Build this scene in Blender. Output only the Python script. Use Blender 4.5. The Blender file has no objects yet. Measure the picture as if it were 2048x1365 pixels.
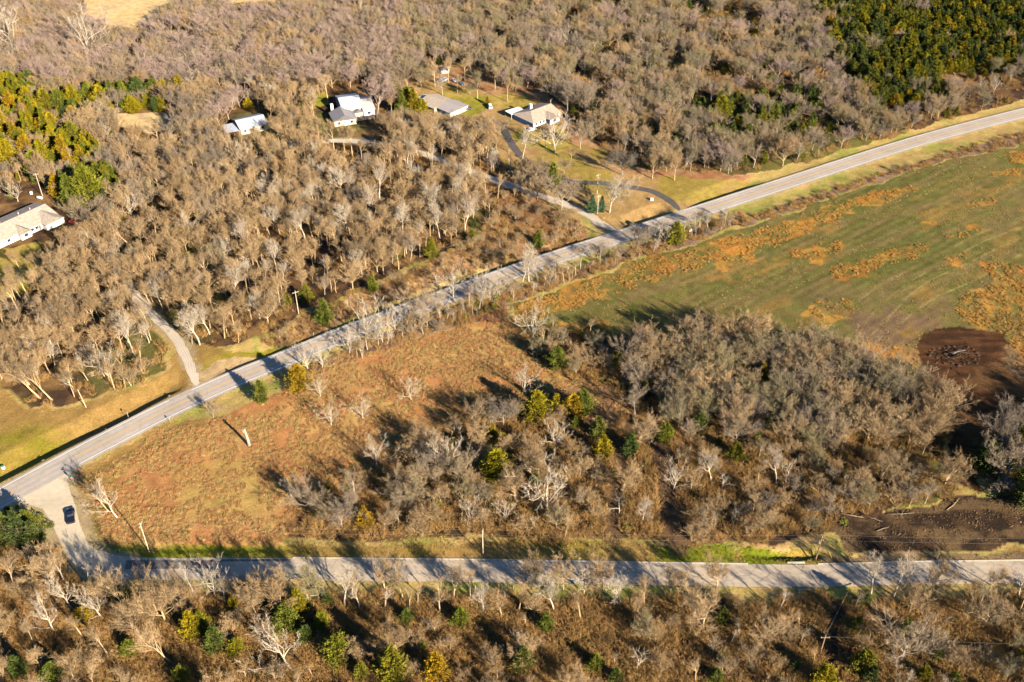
import bpy, math, random
import numpy as np
from mathutils import Vector, Matrix, Euler

R = math.radians
SC = bpy.context.scene
COL = SC.collection
# ---------------------------------------------------------------- camera
CAM_H, PITCH, FPX = 205.0, R(37.0), 1980.0
cam_d = bpy.data.cameras.new('camera')
cam_d.sensor_width = 36.0
cam_d.lens = FPX / 2048.0 * 36.0
cam_d.clip_start = 1.0
cam_d.clip_end = 9000.0
cam = bpy.data.objects.new('camera', cam_d)
COL.objects.link(cam)
cam.location = (0, 0, CAM_H)
cam.rotation_euler = (R(90) - PITCH, 0, 0)
SC.camera = cam
# ---------------------------------------------------------------- light
SUN_EL, SUN_AZ = R(22.5), math.atan2(0.66, -0.75)        # azimuth clockwise from +Y
world = bpy.data.worlds.new('World')
SC.world = world
world.use_nodes = True
wn = world.node_tree
bg = wn.nodes['Background']
sky = wn.nodes.new('ShaderNodeTexSky')
sky.sky_type = 'NISHITA'
sky.sun_disc = False
sky.sun_elevation = SUN_EL
sky.sun_rotation = SUN_AZ
sky.ozone_density = 6.0
sky.dust_density = 0.2
wn.links.new(sky.outputs[0], bg.inputs[0])
bg.inputs[1].default_value = 0.05
sun_d = bpy.data.lights.new('sun', 'SUN')
sun_d.energy = 5.0
sun_d.angle = R(0.5)
sun_d.color = (1.0, 0.87, 0.69)
sun = bpy.data.objects.new('sun', sun_d)
COL.objects.link(sun)
sv = Vector((math.sin(SUN_AZ) * math.cos(SUN_EL), math.cos(SUN_AZ) * math.cos(SUN_EL), math.sin(SUN_EL)))
sun.rotation_euler = sv.to_track_quat('Z', 'Y').to_euler()
sun.location = sv * 500
SC.view_settings.view_transform = 'Standard'
SC.view_settings.look = 'None'
SC.view_settings.exposure = 1.6
SC.view_settings.gamma = 1.0
SC.render.engine = 'CYCLES'
SC.cycles.max_bounces = 3
SC.cycles.diffuse_bounces = 0
SC.cycles.glossy_bounces = 1
SC.cycles.transmission_bounces = 1

# ---------------------------------------------------------------- projection of photo pixels (2048 wide) to the ground
cP, sP = math.cos(PITCH), math.sin(PITCH)
def G(px, py, z=0.0):
    a = (px - 1024.0) / FPX
    b = -(py - 682.5) / FPX
    dy = b * sP + cP
    dz = b * cP - sP
    t = (z - CAM_H) / dz
    return (a * t, dy * t)
def GP(pts): return np.array([G(*p) for p in pts])
def project(x, y, z=0.0):
    zc = z - CAM_H
    d = y * cP - zc * sP
    up = y * sP + zc * cP
    return 1024.0 + FPX * x / d, 682.5 - FPX * up / d
def hm(bx, by, hpx):                       # metres of height for a vertical thing hpx tall in the photo
    x, y = G(bx, by)
    lo, hi = 0.0, 60.0
    for _ in range(30):
        m = (lo + hi) / 2
        if by - project(x, y, m)[1] < hpx: lo = m
        else: hi = m
    return lo
def scale_at(px, py):
    x, y = G(px, py); return FPX / (y * cP + CAM_H * sP)

# ---------------------------------------------------------------- numpy noise
def _hash(ix, iy, seed):
    n = (ix.astype(np.int64) * 374761393 + iy.astype(np.int64) * 668265263 + seed * 1442695041) & 0x7fffffff
    n = ((n ^ (n >> 13)) * 1274126177) & 0x7fffffff
    n = (n ^ (n >> 16)) & 0xffff
    return n / 65535.0
def vnoise(x, y, seed=0):
    ix, iy = np.floor(x), np.floor(y)
    fx, fy = x - ix, y - iy
    fx = fx * fx * (3 - 2 * fx); fy = fy * fy * (3 - 2 * fy)
    a = _hash(ix, iy, seed); b = _hash(ix + 1, iy, seed)
    c = _hash(ix, iy + 1, seed); d = _hash(ix + 1, iy + 1, seed)
    return (a * (1 - fx) + b * fx) * (1 - fy) + (c * (1 - fx) + d * fx) * fy
def fbm(x, y, s, seed=0, oct=4):
    t = 0; amp = 0.5; x = x / s; y = y / s; tot = 0
    for i in range(oct):
        t = t + amp * vnoise(x + 17.3 * i, y - 9.1 * i, seed + i); tot += amp
        x = x * 2.03; y = y * 2.03; amp *= 0.5
    return t / tot
def sstep(a, b, v):
    t = np.clip((v - a) / (b - a), 0, 1)
    return t * t * (3 - 2 * t)
def inpoly(x, y, poly):
    r = np.zeros(np.shape(x), bool)
    n = len(poly); j = n - 1
    for i in range(n):
        xi, yi = poly[i]; xj, yj = poly[j]
        if yi != yj:
            c = ((yi > y) != (yj > y)) & (x < (xj - xi) * (y - yi) / (yj - yi) + xi)
            r ^= c
        j = i
    return r
def dpoly(x, y, pl):                        # distance to a polyline
    d = np.full(np.shape(x), 1e9)
    for (x0, y0), (x1, y1) in zip(pl[:-1], pl[1:]):
        vx, vy = x1 - x0, y1 - y0
        L = vx * vx + vy * vy
        t = np.clip(((x - x0) * vx + (y - y0) * vy) / L, 0, 1)
        d = np.minimum(d, np.hypot(x - x0 - t * vx, y - y0 - t * vy))
    return d
def smooth_line(pts, n=6):
    p = np.array(pts, float); P = np.vstack([2 * p[0] - p[1], p, 2 * p[-1] - p[-2]]); out = []
    for i in range(1, len(P) - 2):
        for k in range(n):
            t = k / n
            out.append(0.5 * ((2 * P[i]) + (-P[i - 1] + P[i + 1]) * t + (2 * P[i - 1] - 5 * P[i] + 4 * P[i + 1] - P[i + 2]) * t * t + (-P[i - 1] + 3 * P[i] - 3 * P[i + 1] + P[i + 2]) * t ** 3))
    out.append(P[-2]); return np.array(out)

# ---------------------------------------------------------------- layout (photo pixels laid on the ground)
HWY = smooth_line(GP([(-420, 1215), (-200, 1104), (0, 997), (73, 957), (147, 916.5), (222, 877), (342, 816), (470, 758), (560, 722), (680, 672), (820, 619), (920, 583), (1073, 528), (1227, 478), (1328, 446), (1392, 425), (1583, 363), (1830, 284), (2048, 226), (2300, 166), (2700, 84)]))
LOW = smooth_line(GP([(165, 1108), (195, 1126), (240, 1135), (320, 1138), (420, 1138), (580, 1139), (920, 1142), (1280, 1148), (1600, 1152), (1830, 1147), (2048, 1144), (2400, 1138), (2800, 1130)]))
DRV_A = smooth_line(GP([(398, 782), (393, 768), (383, 741), (369, 707), (345, 669), (318, 642), (297, 621), (273, 594), (250, 560), (225, 520), (190, 482), (150, 462)]))
DRV_B = smooth_line(GP([(1240, 466), (1220, 456), (1198, 446), (1184, 434), (1158, 421), (1130, 409), (1078, 391), (1010, 367), (979, 356), (930, 338), (860, 312), (780, 292), (700, 282), (620, 285), (545, 290)]))
DRV_C = smooth_line(GP([(1362, 428), (1355, 416), (1342, 404), (1327, 394), (1304, 383), (1276, 377), (1258, 374), (1205, 367), (1153, 365), (1130, 361), (1075, 340), (1040, 310), (1018, 280), (1008, 258)]))
CONN = GP([(20, 1000), (55, 1009), (85, 1018), (100, 1040), (112, 1066), (124, 1094), (140, 1120), (170, 1146), (240, 1153), (260, 1117), (200, 1106), (176, 1088), (160, 1050), (150, 1010), (141, 985), (133, 962), (150, 935), (60, 975)])
def poly(pts): return GP(pts)
Z = {
 'south': poly([(-400, 1110), (-150, 1082), (40, 1080), (95, 1100), (150, 1160), (240, 1186), (600, 1192), (1100, 1197), (1600, 1205), (2200, 1192), (2500, 1190), (2500, 1480), (-500, 1480)]),
 'centre': poly([(575, 1072), (600, 1010), (650, 985), (735, 965), (790, 925), (860, 880), (960, 800), (1040, 800), (1085, 815), (1180, 850), (1225, 860), (1290, 800), (1210, 765), (1110, 745), (1050, 705), (1040, 670), (1090, 655), (1210, 670), (1290, 705), (1400, 692), (1530, 700), (1660, 712), (1760, 745), (1850, 800), (1895, 870), (1885, 950), (1925, 985), (1850, 1010), (1720, 1035), (1650, 1068), (1500, 1085), (1365, 1092), (1340, 1078), (1100, 1082), (900, 1072), (740, 1078)]),
 'east': poly([(1945, 945), (1960, 890), (2000, 850), (2060, 815), (2400, 790), (2400, 1030), (2060, 1025), (1995, 985)]),
 'north': poly([(-900, -260), (3000, -260), (2700, 30), (2300, 122), (2048, 197), (1880, 243), (1700, 298), (1510, 348), (1400, 352), (1290, 345), (1215, 320), (1150, 420), (1040, 400), (1000, 400), (960, 470), (850, 528), (720, 580), (600, 632), (500, 685), (420, 698), (375, 690), (325, 640), (300, 650), (335, 700), (325, 745), (280, 768), (170, 800), (60, 815), (0, 765), (-400, 830), (-900, 900)]),
}
YARDS = {
 'e': poly([(985, 190), (1050, 160), (1100, 190), (1140, 250), (1200, 296), (1290, 343), (1400, 352), (1510, 350), (1490, 385), (1370, 418), (1320, 420), (1240, 462), (1205, 450), (1150, 415), (1090, 385), (1040, 345), (1010, 330), (990, 290), (960, 262), (925, 250), (845, 240), (815, 195), (800, 165), (840, 138), (900, 122), (960, 132)]),
 'c': poly([(630, 195), (670, 175), (770, 180), (770, 262), (720, 290), (620, 290), (625, 240)]),
 'b': poly([(440, 225), (540, 220), (552, 292), (440, 285)]),
 'a': poly([(-300, 350), (30, 356), (110, 395), (160, 410), (215, 440), (180, 490), (100, 500), (85, 560), (35, 592), (-300, 640)]),
}
FIELDS_TOP = [poly([(150, -150), (420, -150), (345, 12), (300, 45), (245, 66), (205, 55), (165, 30)]), poly([(430, -90), (700, -90), (650, 3), (440, 6)]), poly([(222, 228), (338, 226), (372, 243), (300, 268), (235, 258)])]
VERGE_LL = poly([(-500, 900), (-300, 800), (0, 775), (50, 818), (170, 806), (290, 772), (336, 745), (350, 700), (400, 690), (480, 705), (560, 700), (480, 745), (380, 790), (200, 880), (0, 975), (-500, 1240)])
FIELD = poly([(2900, 120), (2400, 215), (2048, 286), (1923, 315), (1791, 352), (1703, 385), (1593, 421), (1483, 456), (1392, 487), (1270, 522), (1124, 579), (1022, 609), (1035, 650), (1100, 655), (1210, 668), (1290, 700), (1400, 688), (1530, 696), (1660, 708), (1770, 742), (1850, 795), (2048, 900), (2900, 900)])
MEADOW = poly([(165, 985), (150, 950), (215, 915), (300, 870), (420, 835), (520, 805), (640, 738), (760, 700), (900, 660), (990, 630), (1040, 650), (1050, 705), (1110, 745), (1210, 765), (1290, 800), (1225, 860), (1180, 850), (1085, 815), (1040, 800), (960, 800), (860, 880), (790, 925), (735, 965), (650, 985), (600, 1010), (575, 1072), (560, 1088), (220, 1088), (190, 1060)])
PLOUGH = poly([(1832, 690), (1850, 668), (1890, 656), (1930, 654), (2000, 664), (2006, 676), (2010, 700), (2014, 740), (2048, 760), (2150, 790), (2150, 860), (2048, 850), (1990, 860), (1945, 940), (1960, 990), (1900, 960), (1900, 880), (1880, 820), (1850, 760)])
PIT = poly([(1665, 1050), (1680, 1030), (1730, 1030), (1830, 1022), (1930, 990), (2048, 985), (2300, 1000), (2300, 1080), (2048, 1092), (1900, 1098), (1790, 1106), (1700, 1096)])
BANK = poly([(520, 690), (600, 640), (700, 598), (850, 537), (965, 478), (990, 400), (1040, 395), (1110, 425), (1170, 445), (1172, 470), (1130, 492), (1060, 505), (900, 556), (760, 610), (640, 660), (560, 692)])
STRIP = poly([(600, 752), (640, 722), (760, 672), (920, 612), (1000, 590), (1120, 545), (1250, 500), (1400, 452), (1480, 425), (1500, 440), (1400, 482), (1250, 524), (1120, 572), (1010, 612), (960, 640), (760, 700), (650, 735)])
STRIP2 = poly([(1450, 450), (1600, 400), (1700, 368), (1850, 320), (2048, 262), (2400, 180), (2400, 200), (2048, 284), (1923, 313), (1791, 350), (1703, 382), (1593, 418), (1483, 453)])
LANES = [GP([(1262, 850), (1245, 900), (1232, 970), (1226, 1080)]), GP([(1300, 850), (1325, 930), (1338, 1010), (1355, 1100)])]
SOUTHCUT = GP([(1675, 1190), (1668, 1250), (1660, 1320), (1655, 1440)])
FIELDLINES = [GP([(1712, 672), (1748, 625), (1789, 587), (1826, 560), (1895, 522), (1963, 484), (2060, 446), (2300, 380)]), GP([(1738, 676), (1775, 638), (1820, 590), (1861, 560), (1929, 529), (2000, 494), (2100, 455), (2300, 400)]), GP([(1790, 660), (1830, 622), (1880, 590), (1950, 560), (2048, 505), (2200, 450)]), GP([(1690, 640), (1720, 600), (1760, 570), (1860, 520), (1950, 470), (2048, 432)])]
ORANGE = [(poly([(1655, 548), (1670, 528), (1720, 520), (1765, 520), (1760, 545), (1700, 558), (1670, 562)]), 1.0), (poly([(1740, 515), (1790, 490), (1850, 485), (1850, 510), (1800, 525), (1770, 530)]), .55), (poly([(1580, 505), (1640, 485), (1690, 480), (1690, 510), (1640, 525), (1600, 520)]), .6), (poly([(1890, 478), (1930, 462), (1965, 450), (1965, 465), (1920, 480)]), .9), (poly([(1690, 400), (1750, 385), (1830, 368), (1835, 385), (1760, 408), (1700, 415)]), .8), (poly([(1970, 535), (2010, 525), (2100, 540), (2100, 620), (2048, 600), (1990, 565)]), 1.), (poly([(1930, 590), (2000, 570), (2048, 600), (2200, 600), (2200, 760), (2048, 745), (2014, 700), (2004, 660), (1940, 650), (1915, 625)]), .85), (poly([(1900, 510), (1935, 505), (1945, 530), (1920, 540), (1895, 530)]), .45), (poly([(2010, 310), (2048, 295), (2100, 290), (2080, 320), (2020, 330)]), .7), (poly([(1930, 405), (1990, 395), (2000, 405), (1950, 415)]), .6), (poly([(1990, 345), (2048, 335), (2048, 350), (2000, 358)]), .7), (poly([(1840, 450), (1870, 440), (1880, 455), (1850, 462)]), .5), (poly([(1600, 640), (1640, 600), (1680, 600), (1720, 590), (1690, 640), (1640, 660)]), .35), (poly([(1022, 611), (1124, 580), (1270, 526), (1400, 490), (1410, 530), (1300, 565), (1170, 606), (1090, 636), (1035, 652)]), 1.), (poly([(1400, 490), (1560, 448), (1700, 400), (1710, 425), (1560, 485), (1400, 530)]), .6), (poly([(1440, 500), (1520, 485), (1515, 520), (1440, 540)]), .3), (poly([(1670, 700), (1700, 690), (1780, 690), (1830, 700), (1850, 730), (1800, 745), (1730, 725)]), .55), (poly([(1100, 655), (1230, 660), (1220, 640), (1110, 640)]), .4)]
MOW = poly([(180, 930), (240, 895), (330, 850), (420, 838), (400, 880), (300, 900), (240, 960), (200, 1060), (180, 1095), (160, 1070), (152, 990)])
LOWVERGE = poly([(180, 1088), (560, 1088), (1330, 1086), (1400, 1092), (1580, 1096), (1620, 1105), (1690, 1105), (2400, 1098), (2400, 1130), (1600, 1135), (900, 1128), (240, 1122), (195, 1108)])

def ground_h(x, y):
    x = np.asarray(x, float); y = np.asarray(y, float)
    dh = dpoly(x, y, HWY); dl = dpoly(x, y, LOW)
    da = np.minimum(np.minimum(dpoly(x, y, DRV_A), dpoly(x, y, DRV_B)), dpoly(x, y, DRV_C))
    dc = dpoly(x, y, np.vstack([CONN, CONN[:1]])); inc = inpoly(x, y, CONN)
    dc = np.where(inc, 0, dc)
    w = sstep(5.2, 10, dh) * sstep(4.3, 8, dl) * sstep(2.6, 6, da) * sstep(0.8, 4, dc)
    h = (fbm(x, y, 45, 3, 3) - .5) * 1.1 + (fbm(x, y, 6, 8, 3) - .5) * .35
    h = h * w - 0.07
    # ditches beside the highway: north side deep, south side shallow
    hx = HWY[:, 0]; hy = HWY[:, 1]
    north = y > np.interp(x, hx, hy)
    px, py = project(x, y)
    dep = np.interp(px, [-400, 0, 330, 372, 420, 470, 860, 960, 1150, 1190, 1235, 1262, 1320, 1370, 1400, 1490, 1530], [1.9, 1.9, 1.8, .5, .3, 1.1, 1.1, 1.8, 1.8, .3, .5, 1.9, 1.8, .3, 1.4, 1.5, .5])
    off = np.interp(px, [0, 250, 340, 470, 900], [9.5, 8.0, 9.0, 7.2, 6.8])
    tri = np.clip(1.25 - np.abs(dh - off) / np.where(dh < off, 2.6, 6.5), 0, 1)
    h = h - np.where(north, dep, .25) * tri * sstep(2.2, 5, da) * sstep(1, 4, dc)
    # bank above the north ditch in the middle stretch
    bank = np.interp(px, [480, 640, 1150, 1200], [0, 1.2, 1.2, 0])
    h = h + np.where(north, bank, 0) * sstep(off + 1, off + 15, dh) * (1 - sstep(22, 42, dh)) * sstep(3, 9, da)
    # ditch on the near verge of the lower road
    nl = y > np.interp(x, LOW[:, 0], LOW[:, 1])
    d2 = np.interp(px, [190, 230, 560, 620, 1400, 1520, 1565, 1625, 1650, 1700], [0, .7, .6, 0, 0, .6, 1.8, 1.9, .2, 0])
    h = h - np.where(nl, d2, 0) * np.clip(1 - np.abs(dl - 7.2) / 2.0, 0, 1) * sstep(1, 3, dc)
    # cut bank between soil pit and its surroundings
    return h

# ---------------------------------------------------------------- helpers
def mat(name, col, rough=.9, var=0.0, nscale=2.0, hue=0.0, rnd=0.0, metallic=0.0, bump=0.0, cols=None, spec=.2, detail=6):
    m = bpy.data.materials.new(name); m.use_nodes = True
    nt = m.node_tree; b = nt.nodes['Principled BSDF']
    b.inputs['Roughness'].default_value = rough
    b.inputs['Metallic'].default_value = metallic
    b.inputs['Specular IOR Level'].default_value = spec
    def sat(c, k=1.18):
        l_ = sum(c) / 3; return tuple(max(.004, l_ + (v_ - l_) * k) for v_ in c)
    if cols: cols = [sat(c_) for c_ in cols]
    c4 = tuple(col) + (1,)
    if cols:                                  # palette picked per object / instance
        oi = nt.nodes.new('ShaderNodeObjectInfo')
        cr = nt.nodes.new('ShaderNodeValToRGB')
        nt.links.new(oi.outputs['Random'], cr.inputs[0])
        e = cr.color_ramp.elements
        e[0].position = 0; e[0].color = tuple(cols[0]) + (1,)
        e[1].position = 1; e[1].color = tuple(cols[-1]) + (1,)
        for i, c in enumerate(cols[1:-1]):
            k = e.new((i + 1) / (len(cols) - 1)); k.color = tuple(c) + (1,)
        src = cr.outputs[0]
    else:
        rg = nt.nodes.new('ShaderNodeRGB'); rg.outputs[0].default_value = c4; src = rg.outputs[0]
    if var > 0:
        tc = nt.nodes.new('ShaderNodeTexCoord'); nz = nt.nodes.new('ShaderNodeTexNoise')
        nz.inputs['Scale'].default_value = nscale; nz.inputs['Detail'].default_value = detail
        nt.links.new(tc.outputs['Object'], nz.inputs['Vector'])
        mr = nt.nodes.new('ShaderNodeMapRange')
        mr.inputs[1].default_value = .3; mr.inputs[2].default_value = .7
        mr.inputs[3].default_value = 1 - var; mr.inputs[4].default_value = 1 + var
        nt.links.new(nz.outputs[0], mr.inputs[0])
        mx = nt.nodes.new('ShaderNodeVectorMath'); mx.operation = 'SCALE'
        nt.links.new(src, mx.inputs[0]); nt.links.new(mr.outputs[0], mx.inputs['Scale'])
        src = mx.outputs[0]
        if bump:
            bp = nt.nodes.new('ShaderNodeBump'); bp.inputs['Strength'].default_value = bump
            bp.inputs['Distance'].default_value = .1
            nt.links.new(nz.outputs[0], bp.inputs['Height']); nt.links.new(bp.outputs[0], b.inputs['Normal'])
    nt.links.new(src, b.inputs['Base Color'])
    return m

class MB:                                     # mesh builder
    def __init__(s): s.v = []; s.f = []; s.mi = []
    def add(s, v, f, m=0):
        o = len(s.v); s.v += [tuple(p) for p in v]; s.f += [tuple(i + o for i in q) for q in f]; s.mi += [m] * len(f)
    def box(s, x0, x1, y0, y1, z0, z1, m=0, top=None):
        t = top or (0, 0)
        v = [(x0, y0, z0), (x1, y0, z0), (x1, y1, z0), (x0, y1, z0), (x0 + t[0], y0 + t[1], z1), (x1 - t[0], y0 + t[1], z1), (x1 - t[0], y1 - t[1], z1), (x0 + t[0], y1 - t[1], z1)]
        s.add(v, [(0, 3, 2, 1), (4, 5, 6, 7), (0, 1, 5, 4), (1, 2, 6, 5), (2, 3, 7, 6), (3, 0, 4, 7)], m)
    def tube(s, pts, rad, n=6, m=0, cap=True):
        pts = [Vector(p) for p in pts]; rings = []
        for i, p in enumerate(pts):
            d = (pts[min(i + 1, len(pts) - 1)] - pts[max(i - 1, 0)]).normalized()
            a = d.orthogonal().normalized() if i == 0 else (pa - d * pa.dot(d)).normalized()
            pa = a; b = d.cross(a)
            rr = rad[i] if hasattr(rad, '__len__') else rad
            rings.append([p + (a * math.cos(2 * math.pi * k / n) + b * math.sin(2 * math.pi * k / n)) * rr for k in range(n)])
        v = [q for r_ in rings for q in r_]; f = []
        for i in range(len(pts) - 1):
            for k in range(n):
                f.append((i * n + k, i * n + (k + 1) % n, (i + 1) * n + (k + 1) % n, (i + 1) * n + k))
        if cap: f.append(tuple(range(n - 1, -1, -1))); f.append(tuple((len(pts) - 1) * n + k for k in range(n)))
        s.add(v, f, m)
    def mesh(s, name, mats, smooth=False):
        me = bpy.data.meshes.new(name); me.from_pydata(s.v, [], s.f)
        for q in (mats if isinstance(mats, (list, tuple)) else [mats]): me.materials.append(q)
        me.polygons.foreach_set('material_index', s.mi)
        if smooth: me.polygons.foreach_set('use_smooth', [True] * len(s.f))
        me.update(); return me
    def obj(s, name, mats, parent=None, smooth=False):
        return link(name, s.mesh(name, mats, smooth), parent)
def link(name, data, parent=None):
    o = bpy.data.objects.new(name, data); COL.objects.link(o)
    if parent is not None: o.parent = parent
    return o
def tag(o, label=None, cat=None, group=None, kind=None):
    if label: o['label'] = label
    if cat: o['category'] = cat
    if group: o['group'] = group
    if kind: o['kind'] = kind
    return o
def thing(name, label, cat, loc=(0, 0, 0), rz=0, group=None):
    o = link(name, None); o.location = loc; o.rotation_euler = (0, 0, rz); o.empty_display_size = .5
    return tag(o, label, cat, group)
def gz(x, y): return float(ground_h(np.array([x]), np.array([y]))[0])
def put(px, py):
    x, y = G(px, py); return (x, y, gz(x, y))

# ---------------------------------------------------------------- ground sheet
def make_ground():
    fx = np.arange(-360, 420.01, 0.8); fy = np.arange(118, 690.01, 0.8)
    ex = np.array([500, 620, 800, 1100, 1500, 2200, 3400, 5000.])
    X = np.concatenate([-ex[::-1] + 60, fx, ex + 0]); Y = np.concatenate([[-900, -300, 0, 60, 100], fy, [720, 770, 850, 1000, 1300, 1800, 2600, 4000, 6000]])
    gx, gy = np.meshgrid(X, Y); x = gx.ravel(); y = gy.ravel(); h = ground_h(x, y)
    h += np.clip((y - 900) / 4000, 0, 1) * 25
    n0, n1 = len(Y), len(X)
    co = np.stack([x, y, h], 1).astype(np.float32)
    idx = np.arange(n0 * n1).reshape(n0, n1)
    q = np.stack([idx[:-1, :-1], idx[:-1, 1:], idx[1:, 1:], idx[1:, :-1]], -1).reshape(-1, 4)
    me = bpy.data.meshes.new('ground')
    me.vertices.add(len(co)); me.vertices.foreach_set('co', co.ravel())
    me.loops.add(q.size); me.loops.foreach_set('vertex_index', q.ravel().astype(np.int32))
    me.polygons.add(len(q)); me.polygons.foreach_set('loop_start', (np.arange(len(q)) * 4).astype(np.int32))
    me.polygons.foreach_set('loop_total', np.full(len(q), 4, np.int32))
    me.polygons.foreach_set('use_smooth', np.ones(len(q), bool))
    me.update(calc_edges=True)
    # soil and grass colours by area, edges broken up by a warp
    wx = x + (fbm(x, y, 9, 21) - .5) * 7; wy = y + (fbm(x, y, 9, 31) - .5) * 7
    n1_ = fbm(x, y, 14, 41); n2 = fbm(x, y, 4, 51); n3 = fbm(x, y, 40, 61, 3); n4 = fbm(x, y, 2.2, 71, 2)
    def mixc(a, b, t): t = np.clip(t, 0, 1)[:, None]; return a * (1 - t) + b * t
    C = lambda *c: np.array(c)[None, :] * np.ones((len(x), 1))
    # base: dry rough grass
    col = mixc(C(.36, .27, .11), C(.24, .23, .07), sstep(.4, .65, n1_)); col = mixc(col, C(.40, .25, .13), sstep(.5, .7, n2) * .6)
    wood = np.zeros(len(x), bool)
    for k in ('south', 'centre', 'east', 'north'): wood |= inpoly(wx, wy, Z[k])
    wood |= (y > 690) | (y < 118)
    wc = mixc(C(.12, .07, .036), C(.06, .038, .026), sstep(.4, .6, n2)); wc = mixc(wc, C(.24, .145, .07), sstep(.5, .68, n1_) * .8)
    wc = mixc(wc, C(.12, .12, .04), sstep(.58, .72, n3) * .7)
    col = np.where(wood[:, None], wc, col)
    b = inpoly(wx, wy, BANK); col = np.where(b[:, None], mixc(C(.34, .22, .12), C(.22, .13, .08), sstep(.4, .6, n2)), col)
    b = inpoly(wx, wy, STRIP) | inpoly(wx, wy, STRIP2); col = np.where(b[:, None], mixc(C(.24, .16, .11), C(.15, .10, .07), sstep(.4, .6, n2)), col)
    # field
    f = inpoly(wx, wy, FIELD)
    fc = mixc(C(.155, .145, .05), C(.185, .15, .06), sstep(.42, .6, n2)); fc = mixc(fc, C(.125, .13, .042), sstep(.5, .62, n3) * .7)
    u = x * .80 + y * .60; w_ = -x * .60 + y * .80
    fc = mixc(fc, C(.20, .15, .06), sstep(.5, .64, fbm(u * .08, w_, 1.6, 95, 3)) * .5)
    u = x * .80 + y * .60; w_ = -x * .60 + y * .80
    st = fbm(u * .12, w_, 3.0, 91, 3); fc = mixc(fc, C(.22, .155, .08), sstep(.5, .7, st) * .5)
    px, py = project(x, y)
    brn = sstep(560, 640, py) * sstep(1500, 1650, px) * sstep(.35, .6, n1_); fc = mixc(fc, C(.20, .13, .085), brn * .85)
    patch = sstep(.56, .72, fbm(u * .35, w_, 9, 101, 5)); fc = mixc(fc, C(.30, .19, .07), patch * .75 * sstep(.35, .6, n2))
    fc *= (.76 + .09 * np.sin(w_ * 1.7 + 3 * fbm(u, w_, 30, 97, 2)) * sstep(.4, .6, n1_))[:, None]
    for pl_, s_ in ORANGE:
        o_ = inpoly(x + (wx - x) * 1.6 + (n4 - .5) * 3, y + (wy - y) * 1.6, pl_); fc = np.where(o_[:, None], mixc(fc, mixc(C(.44, .235, .07), C(.42, .15, .045), np.full(len(x), min(1, s_)) * sstep(.35, .6, n1_)), (.12 + .5 * sstep(.35, .6, n2)) * sstep(.3, .5, fbm(x, y, 7, 131))), fc)
    for l in FIELDLINES: fc = mixc(fc, C(.24, .20, .09), (1 - sstep(.1, .6, dpoly(x, y, l))) * .8 * sstep(.3, .6, n2))
    col = np.where(f[:, None], fc, col)
    # meadow of red-brown grass
    m = inpoly(wx, wy, MEADOW)
    mc = mixc(C(.36, .185, .085), C(.37, .235, .10), sstep(.4, .6, n1_)); mc = mixc(mc, C(.26, .125, .065), sstep(.5, .65, n2) * .6)
    mc = mixc(mc, C(.33, .25, .09), sstep(.6, .72, n3) * .5)
    brown = inpoly(wx, wy, poly([(1090, 800), (1130, 770), (1210, 765), (1290, 800), (1225, 880), (1150, 860)])); mc = np.where(brown[:, None], mixc(C(.16, .09, .05), C(.28, .18, .10), n2), mc)
    col = np.where(m[:, None], mc, col)
    g = inpoly(wx, wy, MOW) | inpoly(wx, wy, LOWVERGE) | inpoly(wx, wy, VERGE_LL) | inpoly(wx, wy, YARDS['e'])
    gc = mixc(C(.28, .205, .06), C(.22, .185, .04), sstep(.42, .6, n2 * .5 + n1_ * .5)); gc = mixc(gc, C(.32, .20, .085), sstep(.38, .58, n3) * .85); ye = inpoly(wx, wy, YARDS['e']); gc = np.where(ye[:, None], mixc(C(.37, .245, .115), C(.28, .22, .06), sstep(.52, .66, n1_) * .8), gc)
    gc = gc * .86
    rightdull = inpoly(x, y, LOWVERGE) & (px > 1640); gc = np.where(rightdull[:, None], C(.2, .14, .08), gc)
    col = np.where(g[:, None], gc, col)
    lush = (sstep(1290, 1345, px) * (1 - sstep(1540, 1600, px)) * inpoly(wx, wy, LOWVERGE)) + (sstep(200, 240, px) * (1 - sstep(520, 590, px)) * sstep(1086, 1092, py) * (1 - sstep(1112, 1120, py))) * .7
    col = mixc(col, C(.15, .175, .025), lush * sstep(.25, .5, n2))
    leaf = inpoly(wx, wy, poly([(800, 165), (840, 138), (960, 125), (1060, 160), (1110, 200), (1190, 290), (1150, 290), (1090, 210), (1040, 190), (960, 185), (880, 165)])) 
    leaf |= inpoly(wx, wy, poly([(1200, 330), (1510, 352), (1480, 362), (1280, 350)]))
    col = np.where(leaf[:, None], mixc(C(.34, .21, .115), C(.27, .14, .075), sstep(.4, .6, n2)), col)
    lawn = inpoly(wx, wy, poly([(870, 185), (960, 195), (1030, 185), (1030, 205), (960, 225), (935, 240), (900, 205)])) | inpoly(wx, wy, poly([(1030, 262), (1120, 262), (1160, 300), (1100, 300), (1040, 290)])) | inpoly(wx, wy, poly([(-300, 500), (80, 490), (85, 570), (35, 592), (-300, 640)])) | inpoly(wx, wy, poly([(600, 195), (660, 180), (655, 210), (600, 222)])) 
    col = np.where(lawn[:, None], mixc(C(.22, .20, .045), C(.34, .25, .085), sstep(.35, .6, n1_)), col)
    for fl in FIELDS_TOP: t_ = inpoly(wx, wy, fl); col = np.where(t_[:, None], mixc(C(.56, .41, .20), C(.50, .38, .24), n1_), col)
    pl_ = inpoly(x + (wx - x) * .3 + (n4 - .5) * 2.2, y + (wy - y) * .3 + (n2 - .5) * 2.5, PLOUGH)
    col = np.where(pl_[:, None], mixc(mixc(C(.085, .042, .022), C(.045, .024, .014), sstep(.4, .6, fbm(x * .25, y, 1.8, 111, 3))), C(.13, .075, .038), sstep(.52, .7, n1_) * .6), col)
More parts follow.
